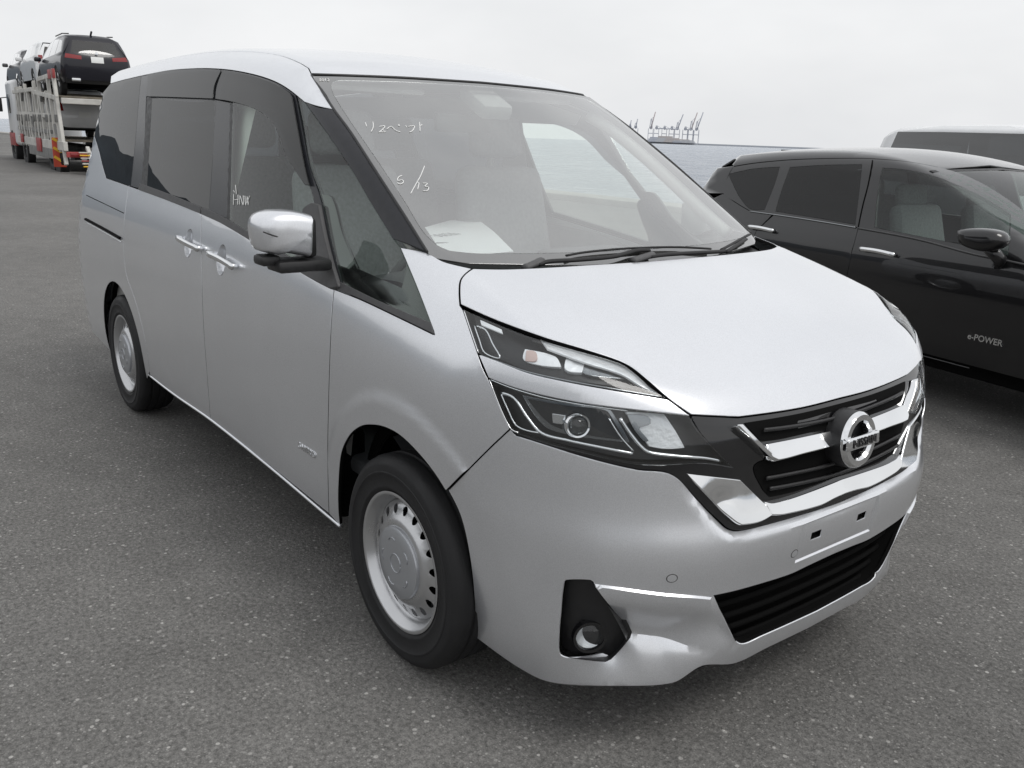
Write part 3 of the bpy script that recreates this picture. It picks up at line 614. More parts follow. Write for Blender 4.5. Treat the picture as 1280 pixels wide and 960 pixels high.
# black grille base, openings, bars
GRB = J(Tr(C_f, [(1052, 501), (1000, 514), (925, 525, 1), (867, 522, 1), (881, 547), (920, 587, 1), (880, 581.5), (835, 584), (785, 581), (735, 569.5), (685, 556.5), (650, 544.5), (640, 538.5, 1)]), Tr(C_f, [(645, 546)]+BT[1:]))
grille = panel('front_grille', cy(-.008, f_hood), mirror_poly(GRB, 0), 'black_gloss', van, s=.02, gap=0, rim=.02)
OPU = Tr(C_f, [(1055, 505), (1000, 518.5), (933, 530, 1), (944, 543), (957, 553), (1020, 541), (1058, 532)])
OPL = Tr(C_f, [(1060, 549), (1020, 560.5), (968, 574, 1), (945, 585), (955, 612), (965, 623, 1), (1000, 615), (1058, 594)])
for op in (OPU, OPL): panel('grille_opening', cy(-.0065, f_hood), mirror_poly(op, 0), 'void_black', grille, s=.03, gap=0, rim=0)
for px in ([(1066, 517), (1030, 526), (985, 534), (955, 537.5)], [(1068, 570), (1030, 583), (990, 592), (958, 598)], [(1068, 585), (1030, 597), (990, 606), (962, 611)]):
    l = C_f.to2(tr3(px, 0)); l = l[l[:, 0] < 0]; l = np.vstack([l[::-1], [[0, l[0, 1]]], l*[-1, 1]])
    tube('grille_bar', cy(.000, f_hood).to3(l), .0036, 'black_plastic', grille, n=6, flat=1.5)
def tilt(poly, k):
    c_ = np.polyfit(np.abs(poly[:, 0]), poly[:, 1], 2); return lambda q: -k*(q[:, 1]-np.polyval(c_, np.abs(q[:, 0])))
def strip(name, px, off, mat, parent, s=.015, rim=.02, disp=None, bevel=.003):
    mp_ = mirror_poly(Tr(C_f, px), 0); disp = tilt(mp_, .25) if disp == 'tilt' else disp
    return panel(name, cy(off, f_hood), mp_, mat, parent, s=s, gap=0, rim=rim, bevel=bevel, disp=disp)
strip('chrome_bar', [(1066, 593.5), (1000, 619.3), (966.7, 628.5), (957, 627, 1), (962, 640.5, 1), (976.7, 640), (1020, 629.5), (1041.7, 619), (1068, 607.5)], .006, 'chrome', grille, rim=.03, bevel=.004, disp='tilt')
for sg in (1, -1):
    ub = Tr(C_f, [(1040, 537.5, 1), (1000, 546), (958, 554, 1), (961, 567, 1), (966, 570), (1000, 562), (1044, 551.5, 1)], True)*[sg, 1]
    panel('chrome_bar', cy(.010, f_hood), ub, 'chrome', grille, s=.015, gap=0, rim=.03, bevel=.004, disp=tilt(ub, .5))
    vb = Tr(C_f, [(920.5, 528, 1), (925, 528, 1), (945, 549), (962, 565.5, 1), (961, 570, 1), (940, 549)], True)*[sg, 1]
    panel('chrome_bar', cy(.012, f_hood), vb, 'chrome', grille, s=.01, gap=0, rim=.035, bevel=.002)
    cb = Tr(C_f, [(857, 591.5, 1), (890, 596), (928, 600, 1), (957, 631, 1), (962.5, 643, 1), (945, 652), (923, 655.5, 1), (915, 650.5), (887, 623)], True)*[sg, 1]
    cen = cb.mean(0)
    panel('chrome_corner', cy(.001, f_hood), inset(clean(cb if area2(cb) > 0 else cb[::-1], 1e-3), .003), 'chrome', grille, s=.012, gap=0, rim=.02, bevel=.004, disp=lambda q: -.16*(q[:, 1]-cen[1])-.006*np.exp(-((q-cen-[.02*np.sign(cen[0]), -.01])**2).sum(1)/.0006))
# emblem
EM = Matrix.Translation(Vector((.866, 0, .794))) @ Matrix.Rotation(math.radians(-6), 4, 'Y')
em = lathe('emblem', [(.046, -.004), (.046, .010), (.052, .017), (.066, .017), (.072, .010), (.073, .004)], 'chrome', grille, n=56, axis='x', closed=False); em.data.transform(EM); fixn(em)
o = lathe('emblem_back', [(0, -.012), (.046, -.012), (.046, .004), (.0735, .003), (.076, -.04)], 'black_plastic', grille, n=40, axis='x'); o.data.transform(EM); fixn(o)
o = box('emblem_bar', (.016, 0, 0), (.020, .144, .033), 'chrome', grille, bev=.006, seg=3); o.data.transform(EM)
ro = EM @ Matrix.Translation((.0275, 0, 0)) @ Matrix(((0, 0, 1, 0), (1, 0, 0, 0), (0, 1, 0, 0), (0, 0, 0, 1)))
text_mesh('emblem_lettering', 'NISSAN', .0295, 'black_gloss', grille, ro @ Matrix.Diagonal((1.05, 1, 1, 1)), ext=.0008, bold=.0007)

# ------------------------------------------------------------------ headlights
UH = [(578.8, 386.3, 1), (610, 400), (660, 419.5), (710, 434.5), (758, 448), (780, 456), (797.5, 469.5), (818, 487.5), (833, 498, 1), (810, 494.2), (760, 486.5), (710, 477.8), (660, 466.3), (625, 453), (598.5, 443, 1)]
LH = [(610.5, 473, 1), (642.5, 485), (685, 496), (735, 505.2), (785, 511.5), (830, 516), (862, 519.5, 1), (880, 546), (919, 586.5, 1), (880, 580.5), (830, 583), (785, 580), (735, 568.5), (685, 555.5), (648, 543), (637.5, 536, 1)]
def q_off(px, off, closed=True): return Tr(C_f, px, closed, F=f_hood)
for sg in (1, -1):
    S = np.array([sg, 1.]); S3 = np.array([1, sg, 1.])
    up_ = Tr(C_f, UH, True)*S; lo_ = Tr(C_f, LH, True)*S
    garn = (J(Tr(C_f, [(598.5, 443.5), (625, 453.5), (660, 467), (710, 478.5), (760, 487.2), (810, 495), (834, 499)]), Tr(C_f, [(836, 500), (862, 519, 1), (830, 515.3), (785, 510.8), (735, 504.5), (685, 495.2), (642.5, 484), (610.5, 472)])))*S
    panel('headlight_garnish', C_f, garn, 'silver_paint', van, s=.012, gap=.0012, bevel=.004)
    hu = panel('headlight', cy(-.001, f_hood), up_, 'lens_clear', van, s=.015, gap=.0015, rim=.012); tag(hu, 'slim upper headlight unit')
    panel('lamp_housing', cy(-.034, f_hood), inset(up_ if sg == 1 else up_, -.004), 'black_plastic', hu, s=.02, gap=0, rim=0)
    def piece(nm, px, off, mat, par, rim=.01, s=.012): return panel(nm, cy(off, f_hood), Tr(C_f, px, True)*S, mat, par, s=s, gap=0, rim=rim, bevel=.002)
    piece('light_guide', [(666, 424, 1), (700, 434), (740, 445), (772, 455.5), (790, 468), (812, 487), (826, 496, 1), (806, 488), (778, 472.5), (730, 458), (680, 439, 1)], -.016, 'lamp_reflector', hu, rim=.006)
    piece('light_guide', [(596, 401, 1), (622, 413, 1), (624, 418, 1), (598, 407, 1)], -.012, 'paper_white', hu, rim=.004)
    piece('turn_reflector', [(650, 440, 1), (688, 451), (697, 462.5, 1), (670, 459), (650, 452)], -.026, 'lamp_reflector', hu)
    piece('turn_bulb', [(653, 441, 1), (664, 443), (666, 453), (653, 453, 1)], -.022, 'amber', hu)
    piece('lamp_reflector', [(702, 454, 1), (724, 460), (724, 470, 1), (704, 466)], -.026, 'lamp_reflector', hu)
    piece('lamp_reflector', [(727, 461, 1), (760, 468), (784, 480, 1), (760, 478), (727, 471)], -.026, 'chrome_dark', hu)
    for cpx in ((733, 467), (743, 469.5)):
        o = lathe('lamp_eye', [(0, .008), (.008, .005), (.011, -.004)], 'lens_clear', hu, n=16, axis='x'); o.data.transform(Matrix.Translation(Vector(fr.hit(offF(f_hood, -.018), np.array([cpx], float))[0]*S3)) @ Matrix.Rotation(-.7*sg, 4, 'Z'))
    tube('chrome_edge', tr3([(593, 407), (607, 412.5), (616, 430), (625, 447.5), (606, 441), (599, 424), (593, 407)], -.012)*S3, .0022, 'chrome', hu, n=6)
    tube('chrome_edge', tr3([(580, 388), (598, 441)], -.002)*S3, .0018, 'chrome', hu, n=6)
    tube('chrome_edge', tr3([(600, 444), (625, 453), (660, 465), (710, 476), (760, 485), (826, 496)], -.006)*S3, .0022, 'chrome_dark', hu, n=6)
    hl = panel('headlight', cy(-.001, f_hood), lo_, 'lens_clear', van, s=.015, gap=.0015, rim=.012); tag(hl, 'large lower headlight unit with projector')
    panel('lamp_housing', cy(-.05, f_hood), inset(lo_, -.004), 'black_plastic', hl, s=.02, gap=0, rim=0)
    piece('lamp_bezel', [(648, 498, 1), (700, 508), (758, 516), (770, 530), (788, 560, 1), (740, 554), (700, 546), (676, 536)], -.038, 'chrome_dark', hl)
    piece('lamp_bezel', [(655, 502, 1), (700, 511), (756, 519), (766, 532), (781, 556, 1), (740, 550), (702, 541), (681, 531)], -.035, 'black_plastic', hl)
    tube('chrome_edge', tr3([(626, 491), (642.5, 497.5), (660, 522.5), (677.5, 541.5), (710, 550.5), (750, 559), (791, 567)], -.016)*S3, .0040, 'chrome', hl, n=8)
    tube('chrome_edge', tr3([(626, 491), (635, 512), (647, 533), (677.5, 541.5)], -.016)*S3, .0024, 'chrome', hl, n=6)
    tube('chrome_edge', tr3([(612, 475), (637, 534), (648, 541)], -.002)*S3, .0018, 'chrome', hl, n=6)
    tube('chrome_edge', tr3([(612, 474), (642.5, 486), (685, 498), (735, 507), (785, 513.5)], -.010)*S3, .0022, 'chrome', hl, n=6)
    tube('chrome_edge', tr3([(775, 522.5), (790, 545), (805, 562), (815, 566.5), (845, 570), (880, 572.5), (900, 576)], -.014)*S3, .0042, 'chrome', hl, n=8)
    tube('chrome_edge', tr3([(761, 522.5), (775, 545), (792, 564)], -.018)*S3, .0022, 'chrome', hl, n=6)
    pc = fr.hit(offF(f_hood, -.028), np.array([[721., 531.]]))[0]*S3
    Mq = Matrix.Translation(Vector(pc)) @ Vector((.90, -.42*sg, .10)).to_track_quat('Z', 'Y').to_matrix().to_4x4()
    o = lathe('projector', [(0, .024), (.010, .022), (.018, .016), (.0225, .006), (.0225, -.012)], 'lens_clear', hl, n=32, axis='z'); o.data.transform(Mq); fixn(o)
    o = lathe('projector_ring', [(.0235, -.014), (.0235, .012), (.0275, .014), (.031, .008), (.031, -.016)], 'chrome', hl, n=32, axis='z'); o.data.transform(Mq); fixn(o)
    o = lathe('projector_core', [(0, -.012), (.014, -.010), (.023, .002)], 'chrome_dark', hl, n=32, axis='z'); o.data.transform(Mq); fixn(o)
    piece('projector_arm', [(688, 520, 1), (707, 523, 1), (707, 534, 1), (689, 531, 1)], -.024, 'chrome', hl)
    piece('lamp_reflector', [(783, 521, 1), (810, 523), (834, 525, 1), (848, 545), (861, 567, 1), (836, 568), (814, 564.5, 1), (798, 543)], -.034, 'lamp_reflector', hl)
    piece('lamp_shade', [(785, 523, 1), (812, 526), (815, 534), (800, 540), (812, 556), (806, 556, 1), (793, 540)], -.026, 'chrome_dark', hl)

# ------------------------------------------------------------------ wheels
def make_wheel(parent, c, sg, R=.314, wd=.195, rim_r=.206, holes=18, cap=True, rubber='rubber', steel='wheel_steel', hub='hub_plastic', steer=0.):
    """sg=-1: outer face towards -y"""
    yo = sg*wd/2
    h = [(rim_r-.006, .070), (rim_r, .083), (rim_r+.006, .087), (.218, .0915), (.221, .0935), (.226, .0935), (.229, .0925), (.245, .0955), (.262, .0975), (.2635, .0990), (.267, .0990), (.2685, .0972), (.285, .096), (.292, .0945), (.294, .0925), (R-.013, .088), (R-.004, .079), (R, .066), (R+.0005, .045), (R-.006, .042), (R-.006, .034), (R+.001, .031), (R+.001, .006), (R-.006, .003), (R-.006, -.003), (R+.001, -.006), (R+.001, -.031), (R-.006, -.034), (R-.006, -.042), (R, -.045), (R-.001, -.066), (R-.014, -.088), (.27, -.097), (rim_r, -.087)]
    k = wd/.195
    wroot = lathe('wheel', [(r, -sg*(-y*k)) for r, y in h], rubber, parent, n=72, axis='y', c=c)
    tag(wroot, None)
    # shoulder blocks of the tread
    parts = []
    for a in range(64):
        th = 2*math.pi*a/64; ct, st = math.cos(th), math.sin(th)
        for yy in (.074, ):
            e1 = Vector((-st, 0, ct)); e3 = Vector((ct, 0, st)); cc = Vector(c)+e3*(R-.0065)+Vector((0, sg*yy*k, 0))
            v = []
            for dr in (-.004, .0068):
                for dt, dy in ((-.0115, -.012), (.0115, -.012), (.0115, .010), (-.0115, .010)):
                    v.append(tuple(cc+e3*(dr-(.010 if dy > 0 else 0))+e1*dt+Vector((0, sg*dy, 0))))
            parts.append((v, [(4, 5, 6, 7), (0, 1, 5, 4), (1, 2, 6, 5), (2, 3, 7, 6), (3, 0, 4, 7)]))
    V, F = join_geo(parts); fixn(mk('tread_blocks', V, F, rubber, wroot, smooth=False))
    y = lambda q: sg*q*k
    rim = lathe('rim', [(rim_r-.002, y(.080)), (rim_r+.003, y(.0885)), (rim_r-.003, y(.0905)), (rim_r-.009, y(.086)), (rim_r-.013, y(.074)), (rim_r-.020, y(.068)), (rim_r-.022, y(.058)), (rim_r-.026, y(.050)), (rim_r-.034, y(.044)), (rim_r-.04, y(-.08))], steel, wroot, n=72, axis='y', c=c, sharp=60)
    # pierced disc
    ro, ri = rim_r-.030, .060
    tt = np.linspace(0, 2*math.pi, 96, endpoint=False); outer = np.stack([ro*np.cos(tt), ro*np.sin(tt)], 1)
    hs = []
    for a in range(holes):
        th = 2*math.pi*(a+.5)/holes; u = np.linspace(0, 2*math.pi, 14, endpoint=False)
        rr = .153+.0135*np.sin(u); aa = th+(.0115/.153)*np.cos(u)*(1+.18*np.sin(u)); hs.append(np.stack([rr*np.cos(aa), rr*np.sin(aa)], 1)[::-1])
    verts = []; edges = []
    for l in [outer]+hs:
        b = len(verts); verts += [Vector(q) for q in l]; edges += [(b+i, b+(i+1) % len(l)) for i in range(len(l))]
    hs_all = np.array([h_.mean(0) for h_ in hs])
    for rr in (.172, .166, .134, .128, .122, .112, .10, .085, .06, .03): verts += [Vector((rr*math.cos(t_), rr*math.sin(t_))) for t_ in np.linspace(.01, 2*math.pi+.01, 60, endpoint=False) if np.min(np.hypot(hs_all[:, 0]-rr*math.cos(t_), hs_all[:, 1]-rr*math.sin(t_))) > .0165]
    r = delaunay_2d_cdt(verts, edges, [], 0, 1e-6); q2 = np.array([tuple(v) for v in r[0]]); tri = np.array([f for f in r[2]]); cen = q2[tri].mean(1)
    ok = np.hypot(cen[:, 0], cen[:, 1]) < ro
    for q in hs: ok &= ~inpoly(cen, q)
    prof = Sp([0, .06, .10, .118, .128, .140, .165, ro], [.084, .084, .084, .083, .079, .070, .060, .050]); rad = np.hypot(q2[:, 0], q2[:, 1])
    V = np.stack([c[0]+q2[:, 0], c[1]+sg*k*prof(rad), c[2]+q2[:, 1]], 1)
    disc = fixn(mk('wheel_disc', V, tri[ok], steel, wroot)); bmf = disc.data
    lathe('brake_drum', [(0, y(-.01)), (.15, y(-.012)), (.155, y(-.08))], 'void_black', wroot, n=24, axis='y', c=c)
    if cap:
        lathe('hub_cap', [(0, y(.096)), (.03, y(.0965)), (.07, y(.0972)), (.098, y(.0955)), (.106, y(.0915)), (.109, y(.084)), (.109, y(.074))], hub, wroot, n=56, axis='y', c=c)
        for a in range(5):
            th = 2*math.pi*a/5+.6; ps = [(c[0]+rr*math.cos(th+d_), c[1]+y(.0975), c[2]+rr*math.sin(th+d_)) for rr, d_ in ((.070, -.25), (.076, -.1), (.076, .1), (.070, .25))]
            tube('cap_rib', ps, .0016, hub, wroot, n=5)
        tube('cap_ring', [(c[0]+.028*math.cos(t_), c[1]+y(.0970), c[2]+.028*math.sin(t_)) for t_ in np.linspace(0, 2*math.pi, 25)], .0016, hub, wroot, n=5)
    return wroot
def copy_part(o, parent, M=None):
    c_ = o.copy(); COL.objects.link(c_); c_.parent = parent
    if M is not None: c_.matrix_local = M
    for k_ in o.children: copy_part(k_, c_)
    return c_
w0 = make_wheel(van, (0, 0, 0), -1); w0.location = (0, -.738, .313)
FLIP = Matrix.Rotation(math.pi, 4, 'Z')
for xw, sg in ((0, 1), (-2.86, -1), (-2.86, 1)):
    copy_part(w0, van, Matrix.Translation((xw, sg*.738, .313)) @ (FLIP if sg == 1 else Matrix()) @ Matrix.Rotation(1.1*xw+.4, 4, 'Y'))
for xw, cx in ((0., .03), (-2.86, -2.85)):   # wheel housings
    t_ = np.linspace(-.25, math.pi+.25, 36)
    for sg in (-1, 1):
        V = [(cx+.385*math.cos(a), sg*yy, .335+.380*math.sin(a)) for yy in (.40, .725 if xw == 0 else .79) for a in t_]
        t2 = np.linspace(-.2, math.pi+.2, 36); VA = [(cx+r_*math.cos(a), sg*(.722 if xw == 0 else .785), .335+r_*math.sin(a)) for r_ in (.378, .43 if xw == 0 else .42) for a in t2]
        mk('arch_flange', VA, [(i, i+1, 36+i+1, 36+i) for i in range(35)], 'void_black', van)
        mk('wheel_housing', V, [(i, i+1, 36+i+1, 36+i) for i in range(35)]+[tuple(range(36))], 'void_black', van)
_ut = [(.1, -.72), (.45, -.71), (.58, -.66), (.68, -.55), (.735, -.38), (.765, 0)]; _ut += [(x_, -y_) for x_, y_ in _ut[-2::-1]]; _n = len(_ut)
mk('undertray', [(x_, y_, .205) for x_, y_ in _ut]+[(x_, y_, .195) for x_, y_ in _ut], [tuple(range(_n)), tuple(range(2*_n-1, _n-1, -1))]+[(k, (k+1) % _n, _n+(k+1) % _n, _n+k) for k in range(_n)], 'void_black', van, smooth=False)
# inner body behind the skin gaps, floor, bulkheads
box('underbody', (-1.43, 0, .30), (4.1, 1.30, .20), 'void_black', van, bev=.03)
box('front_crossmember', (.42, 0, .55), (.44, 1.0, .55), 'void_black', van, bev=.05)
for sg in (-1, 1):
    box('inner_sill', (-1.43, sg*.74, .42), (2.0, .10, .30), 'void_black', van, bev=.02)
    Pn = fr.hit(f_low, crom([(186, 468), (219, 493.5), (264.4, 525), (337, 583), (410, 644.5), (425, 657)], 4.))*[1, sg, 1]
    tube('sill_strip', Pn+np.array([0, sg*.002, -.002]), .0075, 'silver_paint', van, n=8, flat=.8)
panel('inner_frame', Chart(f_low, 'side', off=-.05, lo=.3, hi=1.1), [(-3.4, .80), (-3.2, .80), (-2.4, .45), (-.45, .45), (-.4, .78), (.3, .78), (.3, .95), (-3.4, 1.1)], 'void_black', van, s=.1, gap=0, rim=0, mirror=True)
# ------------------------------------------------------------------ minivan: mirrors, handles, wipers, badges
mo = crom([(379.5, 266, 1), (362, 262.3), (345, 261.8), (332, 264), (321, 270), (316.8, 280), (317, 291), (319.5, 305), (323, 313, 1), (340, 317.5), (349, 315.2), (378, 319.5, 1)], 4., True)
m3 = fr.plane(mo, 0, -.445); mc = m3.mean(0); anc = np.array([mc[0], m3[:, 1].max()-.012, mc[2]])
for sg in (1, -1):
    S3 = np.array([1, sg, 1.]); DY = 0 if sg == 1 else -.07
    rings = [(-.50, .90), (-.49, .97), (-.46, 1.), (-.43, .995), (-.405, .965), (-.388, .90), (-.377, .76), (-.371, .5), (-.369, .15)]; V = []; F = []; n = len(m3)
    for x_, k in rings:
        q = anc+(m3-anc)*[1, k, k]; q[:, 0] = x_-.05*(m3[:, 1].max()-q[:, 1]); V += list(q*S3+[0, DY, 0])
    for i in range(len(rings)-1):
        for k in range(n): F.append((i*n+k, i*n+(k+1) % n, (i+1)*n+(k+1) % n, (i+1)*n+k))
    F.append(tuple((len(rings)-1)*n+k for k in range(n)))
    mir = fixn(mk('door_mirror', V, F, 'silver_paint', van)); mir.data.set_sharp_from_angle(angle=math.radians(45))
    q = mc+(m3-mc)*.93; q[:, 0] = -.494; fixn(mk('mirror_glass', q*S3+[0, DY, 0], [tuple(range(n))], 'chrome', mir, smooth=False))
    # dark slot of the turn signal
    sl = fr.plane(crom([(326, 289), (338, 293.5), (351, 296.5)], 3.), 0, -.40); sl[:, 0] = -.3825
    tube('turn_signal', sl*S3+[0, DY, 0], .0022, 'black_plastic', mir, n=6)
    box('mirror_arm', np.array((-.435, -.905, 1.118))*S3, (.10, .17, .036), 'black_plastic', mir, bev=.012)
    box('mirror_hinge', np.array((-.445, -1.0, 1.135))*S3+[0, DY, 0], (.07, .06, .03), 'black_plastic', mir, bev=.01)
    box('mirror_inner', np.array((-.455, -.868, 1.195))*S3, (.075, .03, .115), 'black_plastic', mir, bev=.012)
sail = Tr(C_side, [(394, 254, 1), (402, 256, 1), (411, 300), (427, 357, 1), (418, 359, 1), (400, 350), (372, 334, 1), (378, 312), (381, 285), (384, 262)], True)
panel('mirror_base', Chart(f_up, 'side', off=.016, lo=.3, hi=1.1), sail, 'trim_grey', FD, mirror=True, s=.03, gap=0, rim=.02, bevel=.006)
# handles: scooped cup in the skin plus a chrome pull
for D, px, C0 in ((SD, [(221.5, 298), (233, 304.5), (246.5, 311)], CUPS[0]), (FD, [(260, 317.5), (275, 324.5), (289.5, 333.5)], CUPS[1])):
    def dish(q):
        r = np.hypot((q[:, 0]-C0[0])/CRX, (q[:, 1]-C0[1])/CRZ); return -.024*np.sqrt(np.maximum(0, 1-r**2))
    panel('handle_cup', C_low, ellipse(C0), 'silver_paint', D, mirror=True, s=.007, gap=0, rim=0, disp=dish)
    for sg in (1, -1):
        h3 = fr.hit(offF(f_low, .022), crom(px, 2.)); h3 = np.vstack([h3[0]+[-.004, .020, 0], h3, h3[-1]+[.004, .020, 0]])*[1, sg, 1]
        rad = np.full(len(h3), .0085); rad[0] = rad[-1] = .006
        tube('door_handle', h3, rad, 'chrome', D[sg], n=12, flat=1.5)
# hybrid badge on the door
b3 = fr.hit(f_low, np.array([[384., 563.]]))[0]
text_mesh('door_badge', 'S-HYBRID', .030, 'chrome', FD[1], Matrix.Translation(Vector(b3)+Vector((0, -.002, 0))) @ Matrix(((1, 0, 0, 0), (0, 0, -1, 0), (0, 1, 0, 0), (0, 0, 0, 1))), ext=.0012, bold=.0006)
# sliding-door rail slot and the crease lines above it
for sg in (1, -1):
    l = fr.hit(offF(f_low, .0), crom([(107.5, 274), (128, 285), (151, 298)], 2.))*[1, sg, 1]
    tube('door_rail', l, .011, 'void_black', QP[sg], n=8, flat=.7); tube('rail_edge', l+np.array([0, 0, -.017]), .0045, 'silver_paint', QP[sg], n=6)
    l = fr.hit(offF(f_low, .0), crom([(108, 244), (130, 254.5), (155, 266.5)], 2.))*[1, sg, 1]; tube('panel_line', l, .0022, 'void_black', QP[sg], n=6)
# cowl and wipers
panel('cowl', Chart(f_hoods, 'top', off=-.035, lo=.8, hi=1.4), [(-.12, -.66), (.10, -.64), (.20, -.3), (.215, 0), (.20, .3), (.10, .64), (-.12, .66), (.0, .3), (.03, 0), (.0, -.3)], 'black_plastic', van, s=.06, gap=0, rim=.01)
def wipe(name, px, off, rad, mat='rubber', flat=.6, parent=van): return tube(name, fr.hit(offF(f_wss, off), crom(px, 3.)), rad, mat, parent, n=8, flat=flat)
w1 = wipe('wiper', [(672, 331), (685, 327), (720, 325), (765, 321), (782, 317), (795, 313.5), (811, 313)], .016, .0105)
wipe('wiper_blade', [(708, 319.5), (730, 315.5), (770, 311.5), (815, 309.3), (850, 309), (888, 311)], .010, .0058, parent=w1)
wipe('wiper_pivot', [(655, 335), (668, 330), (677, 325.5)], .014, .016, 'trim_grey', parent=w1)
w2 = wipe('wiper', [(812, 321), (830, 318.5), (870, 316), (900, 314.5), (912, 313.5)], .016, .0105)
wipe('wiper_blade', [(902, 312), (915, 305), (932, 295.5), (937, 293)], .016, .0062, parent=w2)
wipe('wiper_arm', [(908, 315), (918, 308.5), (932, 299)], .020, .0085, 'rubber', parent=w2)
wipe('wiper_pivot', [(790, 326), (803, 322), (815, 318)], .014, .016, 'trim_grey', parent=w2)

# ------------------------------------------------------------------ minivan: cabin
box('cabin_floor', (-1.75, 0, .46), (3.5, 1.5, .06), 'interior_dark', van, bev=.02)
# dashboard: profile swept across
prof = [(.10, 1.075), (.06, 1.10), (-.12, 1.115), (-.30, 1.105), (-.40, 1.07), (-.44, 1.0), (-.42, .85), (-.30, .70), (-.1, .6), (.1, .6)]
V = []; F = []; ys = np.linspace(-.70, .70, 15)
for yy in ys:
    for x_, z_ in prof: V.append((x_-.18*yy*yy, yy, z_-.03*(yy/.7)**4))
m_ = len(prof)
for i in range(len(ys)-1):
    for k in range(m_-1): F.append((i*m_+k, i*m_+k+1, (i+1)*m_+k+1, (i+1)*m_+k))
dash = fixn(mk('dashboard', V, F, 'interior_dark', van)); dash.data.set_sharp_from_angle(angle=math.radians(40))
box('meter_hood', (-.27, .08, 1.115), (.12, .36, .05), 'interior_dark', dash, bev=.02)
box('centre_screen', (-.40, 0, 1.0), (.02, .26, .16), 'black_gloss', dash, bev=.006)
sw = tube('steering_wheel', [(-.56+.055*math.cos(t_)*0+.06*math.sin(t_), -.37+.185*math.cos(t_), .965+.175*math.sin(t_)) for t_ in np.linspace(0, 2*math.pi, 40)], .014, 'interior_dark', van, n=8)
box('wheel_hub', (-.545, -.37, .955), (.05, .14, .11), 'interior_dark', sw, bev=.02); box('column', (-.46, -.37, .93), (.18, .07, .07), 'interior_dark', sw, bev=.02)
for s_ in (-1, 1): box('spoke', (-.548, -.37+s_*.11, .965), (.02, .10, .03), 'interior_dark', sw, bev=.006)
def seat(x, y, wdt=.50, h=.64, mat='seat_fabric', z0=.62):
    s0 = box('seat', (x+.22, y, z0+.06), (.50, wdt, .15), mat, van, bev=.05, seg=3)
    box('backrest', (x-.10, y, z0+.12+h/2), (.15, wdt, h), mat, s0, bev=.055, seg=3, rot=Matrix.Rotation(-.20, 3, 'Y'), taper=(.8, .86))
    for i_ in ((0,) if wdt < .7 else (-1, 1)): box('headrest', (x-.185, y+i_*.3, z0+h+.235), (.09, .26, .17), mat, s0, bev=.04, seg=3, rot=Matrix.Rotation(-.15, 3, 'Y'))
    return s0
for y_ in (-.37, .37): seat(-1.02, y_)
for y_ in (-.38, .38): seat(-1.95, y_, .52)
seat(-2.85, 0, 1.22, .58)
# headliner, inner pillars, door linings
panel('headliner', Chart(f_all, 'top', off=-.045, lo=1.2, hi=2.0), [(-.98, -.5), (-.92, 0), (-.98, .5), (-3.5, .55), (-3.5, -.55)], 'headliner', van, s=.12, gap=0, rim=0)
Lin = Chart(f_up, 'side', off=-.045, lo=.3, hi=1.1)
for nm, q in (('pillar_lining', [(-1.62, 1.16), (-1.40, 1.16), (-1.36, 1.68), (-1.50, 1.70)]), ('pillar_lining', [(-2.62, 1.18), (-2.42, 1.18), (-2.40, 1.70), (-2.60, 1.70)]), ('roof_lining', [(-3.4, 1.60), (-1.0, 1.56), (-.95, 1.60), (-1.3, 1.68), (-3.4, 1.70)])):
    panel(nm, Lin, q, 'headliner', van, mirror=True, s=.12, gap=0, rim=0)
panel('door_lining', Chart(f_low, 'side', off=-.07, lo=.3, hi=1.1), [(-3.3, .5), (-.4, .5), (-.30, .98), (-.9, 1.10), (-3.3, 1.19)], 'interior_grey', van, mirror=True, s=.12, gap=0, rim=0)
ap3 = fr.hit(f_all, crom([(385, 115), (420, 150), (455, 205), (500, 275), (520, 305)], 8.))
for sg in (1, -1): tube('pillar_lining', (ap3+np.array([-.04, .035, -.025]))*[1, sg, 1], .026, 'headliner', van, n=8)
# mirror and camera pod at the top of the screen
pod = box('camera_pod', (-.80, .02, 1.62), (.18, .14, .06), 'interior_grey', van, bev=.02, rot=Matrix.Rotation(.45, 3, 'Y'))
box('interior_mirror', (-.86, -.04, 1.545), (.03, .25, .07), 'interior_dark', pod, bev=.012); tube('mirror_stalk', [(-.80, .0, 1.61), (-.84, -.02, 1.56)], .010, 'interior_dark', pod, n=8)
for s_ in (-1, 1): box('sun_visor', (-1.02, s_*.36, 1.665), (.17, .40, .02), 'headliner', van, bev=.008, rot=Matrix.Rotation(.22, 3, 'Y'))
box('grab_rail', (-1.55, .60, 1.45), (.03, .03, .42), 'headliner', van, bev=.01)

# writing on the glass
def ink(name, strokes, F, off, rad, parent, mat='chalk_white'):
    parts = []
    for s_ in strokes:
        c_ = crom(s_, 1.2)
        if len(c_) < 2: continue
        parts.append(tube_geo(fr.hit(offF(F, off), c_), rad, 5))
    V, F_ = join_geo(parts); o = mk(name, V, F_, mat, parent); tag(o, None, None, None, 'stuff'); return o
def Z(o, k, st): return [[(o[0]+x/k, o[1]+y/k) for x, y in s_] for s_ in st]
